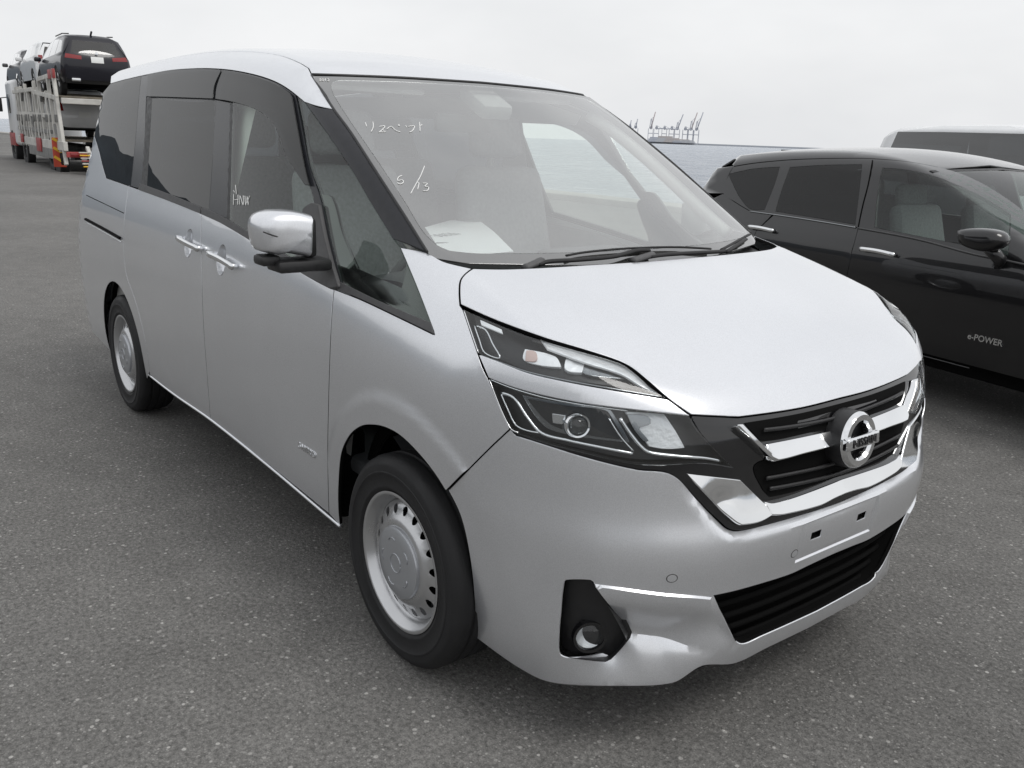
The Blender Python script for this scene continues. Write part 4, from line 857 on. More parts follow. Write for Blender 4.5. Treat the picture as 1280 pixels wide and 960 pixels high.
# strokes read off an enlarged crop (origin 380,80; 3.84x)
katakana = Z((380, 80), 3.84, [[(295, 282), (300, 300)], [(330, 278), (333, 300), (322, 325)], [(362, 300), (388, 298), (376, 315), (358, 328)], [(376, 315), (392, 326)], [(362, 325), (388, 327)], [(398, 312), (418, 300), (440, 318), (462, 326)], [(452, 293), (456, 290), (459, 294), (455, 297), (452, 293)], [(488, 296), (493, 304)], [(500, 300), (530, 298), (522, 318), (506, 328)], [(555, 280), (557, 322)], [(557, 298), (567, 290)]])
date_ = Z((380, 80), 3.84, [[(470, 535), (452, 545), (450, 560), (470, 556), (478, 566), (462, 576), (447, 570)], [(578, 490), (560, 535), (535, 580), (512, 622)], [(545, 572), (552, 570), (545, 602)], [(570, 572), (592, 574), (580, 586), (598, 592), (594, 606), (570, 608)]])
ink('handwriting', katakana+date_, f_ws, .0012, .0014, wscreen)
sideW = Z((270, 220), 4.414, [[(98, 100), (96, 160)], [(122, 104), (120, 160)], [(97, 132), (122, 130)], [(108, 50), (112, 100)], [(130, 160), (132, 110), (150, 160), (150, 108)], [(160, 110), (164, 160), (172, 115), (178, 160)], [(170, 150), (186, 110)], [(96, 80), (104, 90)]])
ink('handwriting', sideW, f_up, .002, .0016, FD[1])
ink('sticker_marks', Z((360, 60), 6.4, [[(262, 245), (252, 250), (262, 258), (252, 266)], [(275, 246), (270, 262), (284, 262), (288, 248), (275, 246)], [(300, 244), (300, 264)], [(312, 246), (322, 244), (328, 262), (312, 264)]]), f_ws, .0012, .0012, wscreen)

# paper on the dashboard (rests there: its own thing)
PZ = 1.15
pp = fr.plane(np.array([(531., 284.), (562, 275.5), (594, 271.5), (618, 290), (642, 314), (590, 319), (553, 316)]), 2, PZ)
pc = pp.mean(0); sheet = thing('paper_sheet', 'white paper slip with a printed number lying behind the minivan windscreen', 'paper', tuple(pc))
ppl = pp-pc; n = len(ppl); ppl2 = ppl-[0, 0, .0012]
mk('sheet', list(ppl)+list(ppl2), [tuple(range(n))]+[tuple(n+k for k in range(n))[::-1]]+[(k, n+k, n+(k+1) % n, (k+1) % n) for k in range(n)], 'paper_white', sheet, smooth=False)
def on_paper(px): return fr.plane(np.array(px, float), 2, PZ+.0012)-pc
a_, b_ = on_paper([(538, 296), (575, 291)]); c_, = on_paper([(557, 288)])
ex = Vector(b_-a_); L_ = ex.length; ex.normalize(); ez = Vector((0, 0, 1)); ey = ez.cross(ex)
Mt = Matrix((( ex[0], ey[0], ez[0], 0), (ex[1], ey[1], ez[1], 0), (ex[2], ey[2], ez[2], 0), (0, 0, 0, 1)))
text_mesh('number_print', '50626', L_*.30, 'ink', sheet, Matrix.Translation(Vector((a_+b_)/2)) @ Mt @ Matrix.Diagonal((1, 1.6, 1, 1)), ext=.0002)
# ------------------------------------------------------------------ a general car: surfaces from a few tables
class CarS:
    def __init__(s, side, top, rear, front, crown=.10, sweep_f=.45, sweep_r=.14, x0=-.1, krear=.12, kfront=.16, ktop=.09):
        s.W = Sp(*side); s.T = Sp(*top); s.Xr = Sp(*rear); s.Xf = Sp(*front); s.c = crown; s.x0 = x0; s.sf = sweep_f; s.sr = sweep_r; s.kr, s.kf, s.kt = krear, kfront, ktop
    def side(s, x, w_, z): return w_-s.W(z)+.10*relu(x-s.x0)**2*np.clip(z, .5, 1.4)+.012*relu(-2.3-x)**2
    def low(s, x, w_, z): return smax(smax(s.side(x, w_, z), (x-s.Xf(z)+s.sf*w_**3)*.85, s.kf), (s.Xr(z)+s.sr*w_**2-x)*.97, s.kr)
    def top(s, x, w_, z): return (z-s.T(x)+s.c*w_**2)*.8
    def all(s, x, w_, z): return smax(s.low(x, w_, z), s.top(x, w_, z), s.kt)
def arch_cut(poly, cx, r, zc, zlow):
    """insert a wheel-arch notch in the lower edge; poly given left-to-right along its lower edge is built by the caller"""
    t = np.linspace(math.pi, 0, 22); return [(cx+r*math.cos(a), max(zlow, zc+r*math.sin(a))) for a in t]
def plain_wheel(parent, c, sg, R=.31, wd=.2, rub='rubber', rimm='wheel_steel', spokes=5):
    h = [(.19, .07), (.20, .085), (.24, .093), (R-.02, .09), (R, .07), (R, -.07), (R-.02, -.09), (.20, -.085)]
    wr = lathe('wheel', [(r*R/.31, sg*y*wd/.2) for r, y in h], rub, parent, n=32, axis='y', c=c)
    lathe('rim', [(.205*R/.31, sg*.075), (.195*R/.31, sg*.083), (.18*R/.31, sg*.06), (.17*R/.31, sg*.02), (.0, sg*.015)], 'interior_dark', wr, n=32, axis='y', c=c)
    for a in range(spokes):
        th = 2*math.pi*a/spokes+.3; tube('spoke', [(c[0]+rr*math.cos(th), c[1]+sg*yy, c[2]+rr*math.sin(th)) for rr, yy in ((.0, .055), (.1, .06), (.192*R/.31, .066))], .024, rimm, wr, n=6, flat=.5)
    return wr

# ------------------------------------------------------------------ the black hatchback beside the van
pmat('black_paint', (.006, .0058, .0068), rough=.3, metal=0, spec=.25, coat=1.0, coat_rough=.015)
glassmat('hatch_glass', (.66, .74, .70), ior=1.52, dust=.006, boost=.9)
glassmat('hatch_privacy', (.06, .065, .068), ior=1.52, dust=.004, boost=.8)
NL, NZ = (.307, 3.842, 0), math.radians(-10)
hb = thing('hatchback', 'glossy black hatchback parked beside the silver minivan, in front of the white van', 'hatchback', NL, NZ)
fn = Frame(NL, NZ)
nS = CarS(([.12, .2, .35, .55, .75, .88, .95, 1.0, 1.2, 1.35, 1.45, 1.55], [.73, .755, .792, .828, .8475, .840, .822, .803, .738, .686, .645, .59]),
          ([-3.6, -3.3, -3.05, -2.5, -2.0, -1.6, -1.3, -1.0, -.7, -.4, -.1, .2, .5, .9, 1.1, 1.25], [1.30, 1.385, 1.43, 1.495, 1.522, 1.520, 1.487, 1.41, 1.285, 1.15, 1.045, .995, .95, .87, .76, .6]),
          ([.15, .5, .8, 1.0, 1.2, 1.35, 1.5], [-3.18, -3.25, -3.24, -3.20, -3.13, -3.05, -2.98]), ([.15, .4, .6, .8, 1.0], [1.10, 1.16, 1.16, 1.10, .94]), crown=.11, x0=.2)
nC = Chart(nS.all, 'side', lo=.2, hi=1.1); nA = nS.all
def K8(pts): return [tuple([880+p[0]/2.595, 130+p[1]/2.595]+list(p[2:])) for p in pts]
def nt_(px, closed=False, ch=None): return (ch or nC).to2(fn.hit(nA, crom(K8(px), 3., closed), 1.5, 12.))
nbelt = nt_([(150, 348), (320, 372), (500, 402), (700, 440), (880, 488), (1038, 520), (1140, 548)])
ngap = nt_([(500, 402), (490, 440), (480, 475)]); xg = ngap[-1, 0]
def at_x(l, x): return np.interp(x, l[:, 0], l[:, 1])
def arcN(cx, r, z0, n=24): t = np.linspace(math.pi, 0, n); return np.stack([cx+r*np.cos(t), np.maximum(z0, .33+r*np.sin(t))], 1)
xb0, xb1 = nbelt[0, 0], nbelt[-1, 0]
bl = nbelt
# rear door, front door, wing, quarter
xr_ = -2.16
rdp = J(bl[(bl[:, 0] > xr_) & (bl[:, 0] < ngap[0, 0])], ngap, np.array([[xg-.01, .7], [xg-.02, .32], [-2.0, .32], [-2.20, .52], [-2.32, .72], [xr_-.1, .90]]))
rdoor = panel('rear_door', nC, rdp, 'black_paint', hb, s=.05, mirror=True)
xf_ = -.06
fdp = J(ngap[::-1], bl[(bl[:, 0] > ngap[0, 0]) & (bl[:, 0] < xf_)], np.array([[xf_, at_x(bl, xf_)], [xf_+.02, .7], [xf_, .32], [xg-.02, .32], [xg-.01, .7]]))
fdoor = panel('front_door', nC, fdp, 'black_paint', hb, s=.05, mirror=True)
nQ = Chart(nA, 'cylr', xc=-2.0, R=.8, lo=.2, hi=2.)
def nq(pts2): return nQ.to2(nC.to3(np.array(pts2, float)))
qb = np.array([[-2.0, .32]]+list(map(tuple, arcN(-2.6, .34, .30)[::-1][::-1])))
quart = J(nQ.to2(nC.to3(np.array([(xr_, at_x(bl, xr_)), (xr_-.1, .90), (-2.32, .72), (-2.262, .45)]))), nQ.to2(nC.to3(arcN(-2.6, .34, .30)[::-1])), np.array([[-.62, .30], [-.2, .30], [-.2, .98], [-.5, 1.0]]), nQ.to2(fn.hit(nA, crom(K8([(62, 290), (100, 318), (150, 348)])), 1.5, 12.)), nQ.to2(nC.to3(bl[bl[:, 0] < xr_])))
panel('quarter_panel', nQ, quart, 'black_paint', hb, s=.05, mirror=True)
nCy = Chart(nA, 'cyl', xc=.15, R=.8, lo=.1, hi=1.8)
wingp = J(np.array([[xf_, at_x(bl, xf_)], [xf_+.02, .7], [xf_, .32], [.0, .32]]), arcN(.35, .345, .30), np.array([[.71, .30], [.71, .72], [.45, .86], [.1, .92]]))
panel('front_wing', nC, wingp, 'black_paint', hb, s=.05, mirror=True)
bp_ = nCy.to2(nC.to3(np.array([[.71, .28], [.71, .70]]))); bx = bp_[0, 0]
panel('front_bumper', nCy, [(bx, .24), (-bx, .24), (-bx, .66), (-.5, .72), (.5, .72), (bx, .66)], 'black_paint', hb, s=.05)
nT = Chart(nA, 'top', lo=.5, hi=1.7)
panel('bonnet', nT, [(1.04, -.45), (1.08, 0), (1.04, .45), (.8, .66), (.0, .72), (.1, .4), (.12, 0), (.1, -.4), (.0, -.72), (.8, -.66)], 'black_paint', hb, s=.05)
panel('windscreen', nT, [(-.0, -.62), (.09, 0), (-.0, .62), (-.55, .66), (-1.05, .60), (-1.0, 0), (-1.05, -.60), (-.55, -.66)], 'hatch_glass', hb, s=.06)
gut = nT.to2(fn.hit(nA, crom(K8([(1000, 318), (850, 232), (700, 193), (560, 178), (450, 176), (300, 180), (180, 190), (95, 203)])), 1.5, 12.))
rp = np.vstack([[(-1.05, 0)], [(-1.08, -.60)], gut[(gut[:, 0] < -1.1)], [(-3.0, -.50)], [(-3.06, 0)]])
panel('roof', nT, mirror_poly(rp[1:-1], 1), 'black_paint', hb, s=.06)
panel('header_line', Chart(nA, 'top', off=.003, lo=.5, hi=1.7), [(-1.04, -.6), (-.99, 0), (-1.04, .6), (-1.07, .6), (-1.02, 0), (-1.07, -.6)], 'black_plastic', hb, s=.1, gap=0, rim=0)
nRo = Chart(nA, 'roll', xc=.7, R=.8, lo=.1, hi=1.4)
def nr(px, closed=False): return nRo.to2(fn.hit(nA, crom(K8(px), 3., closed), 1.5, 12.))
frame = J(nr([(95, 203), (180, 190), (300, 180), (450, 176), (560, 178), (700, 193), (850, 232), (1000, 318), (1090, 400), (1140, 470), (1145, 549)]), nRo.to2(nC.to3(bl))[::-1], nr([(150, 348), (100, 318), (62, 290), (75, 240)]))
qg = nr([(80, 228, 1), (160, 211), (245, 205, 1), (228, 262), (196, 342, 1), (150, 340), (118, 305), (95, 262)], True)
rg = nr([(279, 206, 1), (390, 199), (512, 197, 1), (502, 290), (490, 390, 1), (360, 368), (232, 348, 1), (250, 285)], True)
fg = nr([(579, 208, 1), (640, 212), (720, 227), (800, 254), (900, 300), (994, 358, 1), (992, 405), (985, 490, 1), (900, 468), (720, 432), (554, 400, 1), (562, 300)], True)
fo = panel('window_frame', nRo, frame, 'black_paint', hb, s=.05, mirror=True, holes=[qg, rg, fg], rim=.02)
panel('quarter_window', nRo, qg, 'hatch_privacy', hb, s=.06, mirror=True, gap=0)
panel('window_glass', nRo, rg, 'hatch_privacy', {1: rdoor[0], -1: rdoor[1]}, s=.06, mirror=True, gap=0)
panel('window_glass', nRo, fg, 'hatch_glass', {1: fdoor[0], -1: fdoor[1]}, s=.06, mirror=True, gap=0)
for sg in (1, -1):
    S3 = np.array([1, sg, 1.]); Dd = {1: (rdoor[0], fdoor[0]), -1: (rdoor[1], fdoor[1])}[sg]
    tube('belt_strip', (nC.to3(bl[bl[:, 0] < ngap[0, 0]])+[0, -.004, 0])*S3, .005, 'chrome_dark', Dd[0], n=6); tube('belt_strip', (nC.to3(bl[bl[:, 0] >= ngap[0, 0]])+[0, -.004, 0])*S3, .006, 'trim_grey', Dd[1], n=6)
    tube('panel_gap', (fn.hit(nA, crom(K8([(547, 183), (533, 260), (515, 330), (500, 402)])), 1.5, 12.)+[0, -.001, 0])*S3, .004, 'void_black', hb, n=6)
    for hp, D in (([(146, 398), (180, 402), (220, 411)], Dd[0]), ([(508, 470), (560, 477), (612, 489)], Dd[1])):
        h3 = fn.hit(offF(nA, .028), crom(K8(hp), 2.), 1.5, 12.); h3 = np.vstack([h3[0]+[-.004, .026, 0], h3, h3[-1]+[.004, .026, 0]])*S3; rd_ = np.full(len(h3), .011); rd_[0] = rd_[-1] = .008
        tube('door_handle', h3, rd_, 'chrome', D, n=10, flat=1.4)
    # mirror
    mo_ = fn.plane(crom(K8([(838, 408, 1), (880, 402), (940, 405), (975, 418), (985, 440), (975, 462), (930, 478), (880, 470), (845, 450)]), 4., True), 1, -.94); mc_ = mo_.mean(0); V = []; F = []; n = len(mo_)
    rg_ = [(-.085, .55), (-.07, .85), (-.035, 1.), (.01, 1.), (.05, .9), (.075, .6)]
    for dy, k in rg_:
        q = mc_+(mo_-mc_)*k; q[:, 1] = mc_[1]+dy; V += list(q*S3)
    for i in range(len(rg_)-1):
        for k in range(n): F.append((i*n+k, i*n+(k+1) % n, (i+1)*n+(k+1) % n, (i+1)*n+k))
    F += [tuple(range(n)), tuple((len(rg_)-1)*n+k for k in range(n))]
    mm = fixn(mk('door_mirror', V, F, 'black_paint', hb)); mm.data.set_sharp_from_angle(angle=math.radians(50))
    tube('mirror_stalk', (np.vstack([mc_+[.02, .03, -.05], fn.plane(np.array(K8([(960, 505)])), 1, -.86)[0], fn.plane(np.array(K8([(955, 525)])), 1, -.80)[0]]))*S3, .035, 'black_paint', mm, n=10)
    for xw in (.35, -2.6): plain_wheel(hb, (xw, sg*.74, .305), sg*1)
bp3 = fn.hit(nA, np.array(K8([(912, 765)])), 1.5, 12.)[0]
text_mesh('door_lettering', 'e-POWER', .05, 'chrome', fdoor[0], Matrix.Translation(Vector(bp3)+Vector((0, -.003, 0))) @ Matrix(((1, 0, 0, 0), (0, 0, -1, 0), (0, 1, 0, 0), (0, 0, 0, 1))), ext=.0015, bold=.0008)
tube('sill_line', nC.to3(np.stack([np.linspace(-2.0, -.45, 20), np.full(20, .305)], 1))+[0, -.003, 0], .003, 'trim_grey', hb, n=6)
nRr = Chart(nA, 'rear', off=-.012, lo=2., hi=3.6)
rpl = nQ.to2(fn.hit(nA, crom(K8([(95, 203), (75, 240), (62, 290)])), 1.5, 12.))
panel('rear_pillar', nQ, J(rpl, np.array([[-.2, 1.0], [-.2, 1.37]])), 'black_paint', hb, s=.05, mirror=True, gap=.001)
panel('tailgate', nRr, [(-.66, .35), (.66, .35), (.72, .9), (.66, 1.15), (.60, 1.34), (.56, 1.40), (-.56, 1.40), (-.60, 1.34), (-.66, 1.15), (-.72, .9)], 'black_paint', hb, s=.06)
box('underbody', (-1.3, 0, .30), (3.4, 1.4, .16), 'void_black', hb, bev=.03)
box('cabin_floor', (-1.5, 0, .45), (2.6, 1.4, .1), 'interior_dark', hb, bev=.02)
box('dashboard', (-.45, 0, .88), (.5, 1.36, .2), 'interior_dark', hb, bev=.06)
def nseat(x, y, wd_=.48):
    s0 = box('seat', (x+.2, y, .58), (.5, wd_, .16), 'seat_fabric', hb, bev=.05); box('backrest', (x-.1, y, .90), (.15, wd_, .56), 'seat_fabric', s0, bev=.05, rot=Matrix.Rotation(-.25, 3, 'Y'), taper=(.8, .85))
    for i_ in ((0,) if wd_ < .7 else (-1, 1)): box('headrest', (x-.21, y+i_*.3, 1.22), (.09, .25, .16), 'seat_fabric', s0, bev=.04, rot=Matrix.Rotation(-.2, 3, 'Y'))
nseat(-1.15, -.36); nseat(-1.15, .36); nseat(-2.05, 0, 1.2)
an = box('roof_antenna', (-2.86, 0, 1.475), (.20, .012, .012), 'black_plastic', hb, bev=.003)
tube('antenna_foot', [(-2.76, 0, 1.44), (-2.79, 0, 1.475)], .012, 'black_plastic', hb, n=8)
# ------------------------------------------------------------------ ground, sea, far shore
def asphalt_mat():
    m = bpy.data.materials.new('asphalt'); m.use_nodes = True; t = m.node_tree; b = t.nodes['Principled BSDF']; b.inputs['Specular IOR Level'].default_value = .35
    tc = t.nodes.new('ShaderNodeTexCoord')
    def noise(sc, det, rough=.6):
        n = t.nodes.new('ShaderNodeTexNoise'); n.inputs['Scale'].default_value = sc; n.inputs['Detail'].default_value = det; n.inputs['Roughness'].default_value = rough; lk(t, tc.outputs['Object'], n.inputs['Vector']); return n
    def ramp(inp, a, b_, c0, c1):
        r = t.nodes.new('ShaderNodeMapRange'); r.inputs[1].default_value = a; r.inputs[2].default_value = b_; r.inputs[3].default_value = c0; r.inputs[4].default_value = c1; lk(t, inp, r.inputs[0]); return r.outputs[0]
    def math_(op, a, b_):
        n = t.nodes.new('ShaderNodeMath'); n.operation = op
        for i, v in enumerate((a, b_)):
            if isinstance(v, (int, float)): n.inputs[i].default_value = v
            else: lk(t, v, n.inputs[i])
        return n.outputs[0]
    big = ramp(noise(.35, 6).outputs[0], .3, .7, .76, 1.18); mid = ramp(noise(6, 4).outputs[0], .3, .7, .88, 1.12); fine = math_('MULTIPLY', ramp(noise(210, 3, .7).outputs[0], .25, .75, .55, 1.45), ramp(noise(70, 3, .65).outputs[0], .3, .7, .55, 1.45))
    base = math_('MULTIPLY', math_('MULTIPLY', math_('MULTIPLY', big, mid), fine), .138)
    # pale aggregate chips of two sizes
    def chips(sc, thr, soft, seed):
        v = t.nodes.new('ShaderNodeTexVoronoi'); v.inputs['Scale'].default_value = sc; v.inputs['Randomness'].default_value = 1
        mp = t.nodes.new('ShaderNodeMapping'); mp.inputs['Location'].default_value = (seed, seed*.7, 0); mp.inputs['Rotation'].default_value = (0, 0, seed); lk(t, tc.outputs['Object'], mp.inputs[0]); lk(t, mp.outputs[0], v.inputs['Vector'])
        near = ramp(v.outputs['Distance'], thr, thr+soft, 1, 0)
        sx = t.nodes.new('ShaderNodeSeparateColor'); lk(t, v.outputs['Color'], sx.inputs[0])
        return math_('MULTIPLY', near, ramp(sx.outputs[0], .66, 1.0, 0, 1)), near, v
    c1, n1, v1 = chips(85, .22, .10, 1.3); c2, n2, v2 = chips(38, .17, .07, 4.1); c3, n3, v3 = chips(150, .3, .12, 7.7); c4, n4, v4 = chips(24, .13, .05, 2.9)
    lvl = math_('ADD', math_('ADD', base, math_('MULTIPLY', c1, .18)), math_('ADD', math_('MULTIPLY', c2, .26), math_('ADD', math_('MULTIPLY', c3, .08), math_('MULTIPLY', c4, .22))))
    cr = t.nodes.new('ShaderNodeCombineColor'); lk(t, lvl, cr.inputs[0]); lk(t, math_('MULTIPLY', lvl, .978), cr.inputs[1]); lk(t, math_('MULTIPLY', lvl, .935), cr.inputs[2]); lk(t, cr.outputs[0], b.inputs['Base Color'])
    h = math_('ADD', math_('MULTIPLY', noise(120, 4, .7).outputs[0], .7), math_('ADD', math_('MULTIPLY', n1, .3), math_('MULTIPLY', n2, .25)))
    bp = t.nodes.new('ShaderNodeBump'); bp.inputs['Strength'].default_value = .75; bp.inputs['Distance'].default_value = .006; lk(t, h, bp.inputs['Height']); lk(t, bp.outputs[0], b.inputs['Normal'])
    lk(t, ramp(noise(30, 4).outputs[0], .3, .7, .72, .95), b.inputs['Roughness']); MATS['asphalt'] = m
asphalt_mat()
pmat('concrete', (.32, .31, .29), rough=.9, noise=(2, .15), bump=(12, .01))
def plane_sheet(name, x0, x1, y0, y1, z, mat, kind='structure', n=1):
    o = mk(name, [(x0, y0, z), (x1, y0, z), (x1, y1, z), (x0, y1, z)], [(0, 1, 2, 3)], mat, smooth=False); o['kind'] = kind; return o
plane_sheet('ground', -600, 600, -600, 13.0, 0., 'asphalt')
qe = box('quay_edge', (-50, 13.45, -1.1), (700, .9, 2.5), 'concrete', None, bev=.05); qe['kind'] = 'structure'
def sea_mat():
    m = bpy.data.materials.new('sea_water'); m.use_nodes = True; t = m.node_tree; b = t.nodes['Principled BSDF']; b.inputs['Base Color'].default_value = (.10, .125, .14, 1); b.inputs['Roughness'].default_value = .22; b.inputs['IOR'].default_value = 1.33
    tc = t.nodes.new('ShaderNodeTexCoord'); mp = t.nodes.new('ShaderNodeMapping'); mp.inputs['Scale'].default_value = (.5, 1.0, 1); mp.inputs['Rotation'].default_value = (0, 0, .5); lk(t, tc.outputs['Object'], mp.inputs[0])
    n = t.nodes.new('ShaderNodeTexNoise'); n.inputs['Scale'].default_value = .35; n.inputs['Detail'].default_value = 9; n.inputs['Roughness'].default_value = .68; lk(t, mp.outputs[0], n.inputs['Vector'])
    n2 = t.nodes.new('ShaderNodeTexNoise'); n2.inputs['Scale'].default_value = .11; n2.inputs['Detail'].default_value = 8; n2.inputs['Roughness'].default_value = .7; lk(t, tc.outputs['Object'], n2.inputs['Vector'])
    cr_ = t.nodes.new('ShaderNodeValToRGB'); cr_.color_ramp.elements[0].position = .36; cr_.color_ramp.elements[1].position = .64; cr_.color_ramp.elements[0].color = (.16, .20, .26, 1); cr_.color_ramp.elements[1].color = (.46, .49, .53, 1); lk(t, n2.outputs[0], cr_.inputs[0]); lk(t, cr_.outputs[0], b.inputs['Base Color'])  # light and dark of the ripples painted into the water colour
    mr_ = t.nodes.new('ShaderNodeMapRange'); mr_.inputs[1].default_value = .3; mr_.inputs[2].default_value = .7; mr_.inputs[3].default_value = .12; mr_.inputs[4].default_value = .42; lk(t, n2.outputs[0], mr_.inputs[0]); lk(t, mr_.outputs[0], b.inputs['Roughness'])
    bp = t.nodes.new('ShaderNodeBump'); bp.inputs['Distance'].default_value = 1.6; bp.inputs['Strength'].default_value = 1.0; lk(t, n.outputs[0], bp.inputs['Height']); lk(t, bp.outputs[0], b.inputs['Normal']); MATS['sea_water'] = m
sea_mat()
plane_sheet('sea', -9000, 9000, 13.6, 14000, -2.2, 'sea_water')
# hills inland, behind the camera: what the van's side mirrors
pmat('hill_hazed', (.060, .075, .090), rough=1, noise=(.02, .4))  # blue-grey with the haze of distance put into the hill colour
ha = np.radians(np.linspace(177, 345, 401)); V = []; F = []
for a in ha:
    g_ = math.degrees(a); h_ = .84*(55+6*math.sin(g_*.11+1.)+2.5*math.sin(g_*.4)+1.0*math.sin(g_*1.7+2)+.7*math.sin(g_*4.3)+.8*random.random())*min(1, (g_-176)/3, (346-g_)/12)
    for D_, k in ((430, 0.), (455, .35), (490, .72), (540, 1.), (640, .6), (800, 0)): V.append((D_*math.cos(a)*(1+.02*math.sin(g_*.7+k*5)), D_*math.sin(a)*(1+.02*math.sin(g_*.7+k*5)), max(0., h_*k*(1+.05*math.sin(g_*1.9+k*9)))-.3))
for i in range(400):
    for k in range(5): F.append((i*6+k, (i+1)*6+k, (i+1)*6+k+1, i*6+k+1))
hl_ = mk('hills', V, F, 'hill_hazed'); hl_['kind'] = 'structure'; fixn(hl_)
# breakwater and container port across the water
pmat('far_grey', (.40, .42, .45), rough=1); pmat('crane_hazed', (.42, .44, .49), rough=.8); pmat('crane_red_hazed', (.46, .40, .40), rough=.8)  # cranes paled: distance haze is mixed into their colour
pmat('box_blue_hazed', (.40, .42, .47), rough=.8); pmat('box_rust_hazed', (.45, .42, .41), rough=.8); pmat('box_grey_hazed', (.46, .47, .49), rough=.8)  # container colours washed out, the haze is painted in
DF = 3000.
def far(px, z, D=DF):
    v = fr.rays(np.array([[px, 182.]]))[0]; v[2] = 0; v /= np.linalg.norm(v); return np.array([CAM_O[0]+v[0]*D, CAM_O[1]+v[1]*D, z])
MPP = DF/CAM_F*1.0
a_, b_ = far(845, 0), far(1330, 0); L_ = np.linalg.norm(b_-a_)
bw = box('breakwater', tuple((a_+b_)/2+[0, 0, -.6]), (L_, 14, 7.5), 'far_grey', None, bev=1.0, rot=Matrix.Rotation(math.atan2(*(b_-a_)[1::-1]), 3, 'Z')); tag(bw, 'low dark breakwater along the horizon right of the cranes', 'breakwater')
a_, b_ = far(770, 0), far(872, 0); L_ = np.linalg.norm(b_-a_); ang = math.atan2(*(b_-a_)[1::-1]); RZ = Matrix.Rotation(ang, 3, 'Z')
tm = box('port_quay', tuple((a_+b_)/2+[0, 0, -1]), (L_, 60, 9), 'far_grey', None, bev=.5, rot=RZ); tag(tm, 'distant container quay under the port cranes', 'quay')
uvec = (b_-a_)/L_; nvec = np.array([-uvec[1], uvec[0], 0])
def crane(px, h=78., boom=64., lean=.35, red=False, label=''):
    c0 = far(px, 3.); root = thing('port_crane', label, 'crane', tuple(c0), ang, 'port cranes across the water'); root.scale = (.85, .85, .85); pm = 'crane_hazed'
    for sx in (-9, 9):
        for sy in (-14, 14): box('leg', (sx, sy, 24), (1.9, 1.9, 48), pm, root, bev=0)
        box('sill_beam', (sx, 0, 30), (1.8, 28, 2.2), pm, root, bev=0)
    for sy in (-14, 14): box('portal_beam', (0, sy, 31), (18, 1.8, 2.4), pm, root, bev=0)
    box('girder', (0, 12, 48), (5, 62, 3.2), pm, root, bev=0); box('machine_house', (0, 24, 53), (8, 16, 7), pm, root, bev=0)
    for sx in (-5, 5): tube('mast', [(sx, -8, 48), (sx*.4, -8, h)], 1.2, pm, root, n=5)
    tube('boom', [(0, -18, 48), (boom*min(lean, 1)*.55, -18-boom*lean*.5, 48+(boom*.92 if lean < 1 else 1.5))], 2.0, 'crane_red_hazed' if red else pm, root, n=5)
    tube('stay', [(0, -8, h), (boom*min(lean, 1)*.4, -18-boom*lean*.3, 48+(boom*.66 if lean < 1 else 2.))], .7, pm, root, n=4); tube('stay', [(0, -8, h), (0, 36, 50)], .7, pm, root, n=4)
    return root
crane(786, 62, 30, .2, label='leftmost short-boomed port crane, just above the windscreen edge'); crane(793, 66, 36, .3, label='second port crane from the left, small and partly hidden by the minivan')
crane(812, 84, 66, .35, True, label='tall port crane with raised boom, third from the left'); crane(845, 74, 60, .5, label='port crane with leaning boom in the middle of the row')
crane(862, 80, 68, .45, True, label='port crane with raised boom, second from the right end'); crane(869, 80, 70, .45, label='port crane at the right end of the row, raised boom')
for px_, lb in ((819, 'port crane with lowered boom, just right of the tallest raised boom'), (829, 'port crane with lowered boom behind the tall grey containers'), (838, 'port crane with lowered boom, left of the leaning boom'), (855, 'port crane with lowered boom, between the raised booms at the right')):
    crane(px_, 60, 46, 1.6, label=lb)
for k, (px, w_, h_, mt) in enumerate(((822, 70, 15, 'box_blue_hazed'), (831, 60, 19, 'box_grey_hazed'), (840, 55, 14, 'box_rust_hazed'), (852, 60, 11, 'box_blue_hazed'), (860, 44, 9, 'box_grey_hazed'))):
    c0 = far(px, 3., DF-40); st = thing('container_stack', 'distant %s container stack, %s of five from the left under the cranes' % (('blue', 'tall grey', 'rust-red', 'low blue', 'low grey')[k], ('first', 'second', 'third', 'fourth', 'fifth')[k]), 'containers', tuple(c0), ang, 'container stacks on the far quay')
    for i in range(3): box('container_tier', (0, 0, h_*(i+.5)/3), (w_*(1-.12*i), 14, h_/3-.3), (mt, 'box_grey_hazed', 'box_rust_hazed')[i % 3 if k % 2 else 0], st, bev=0)

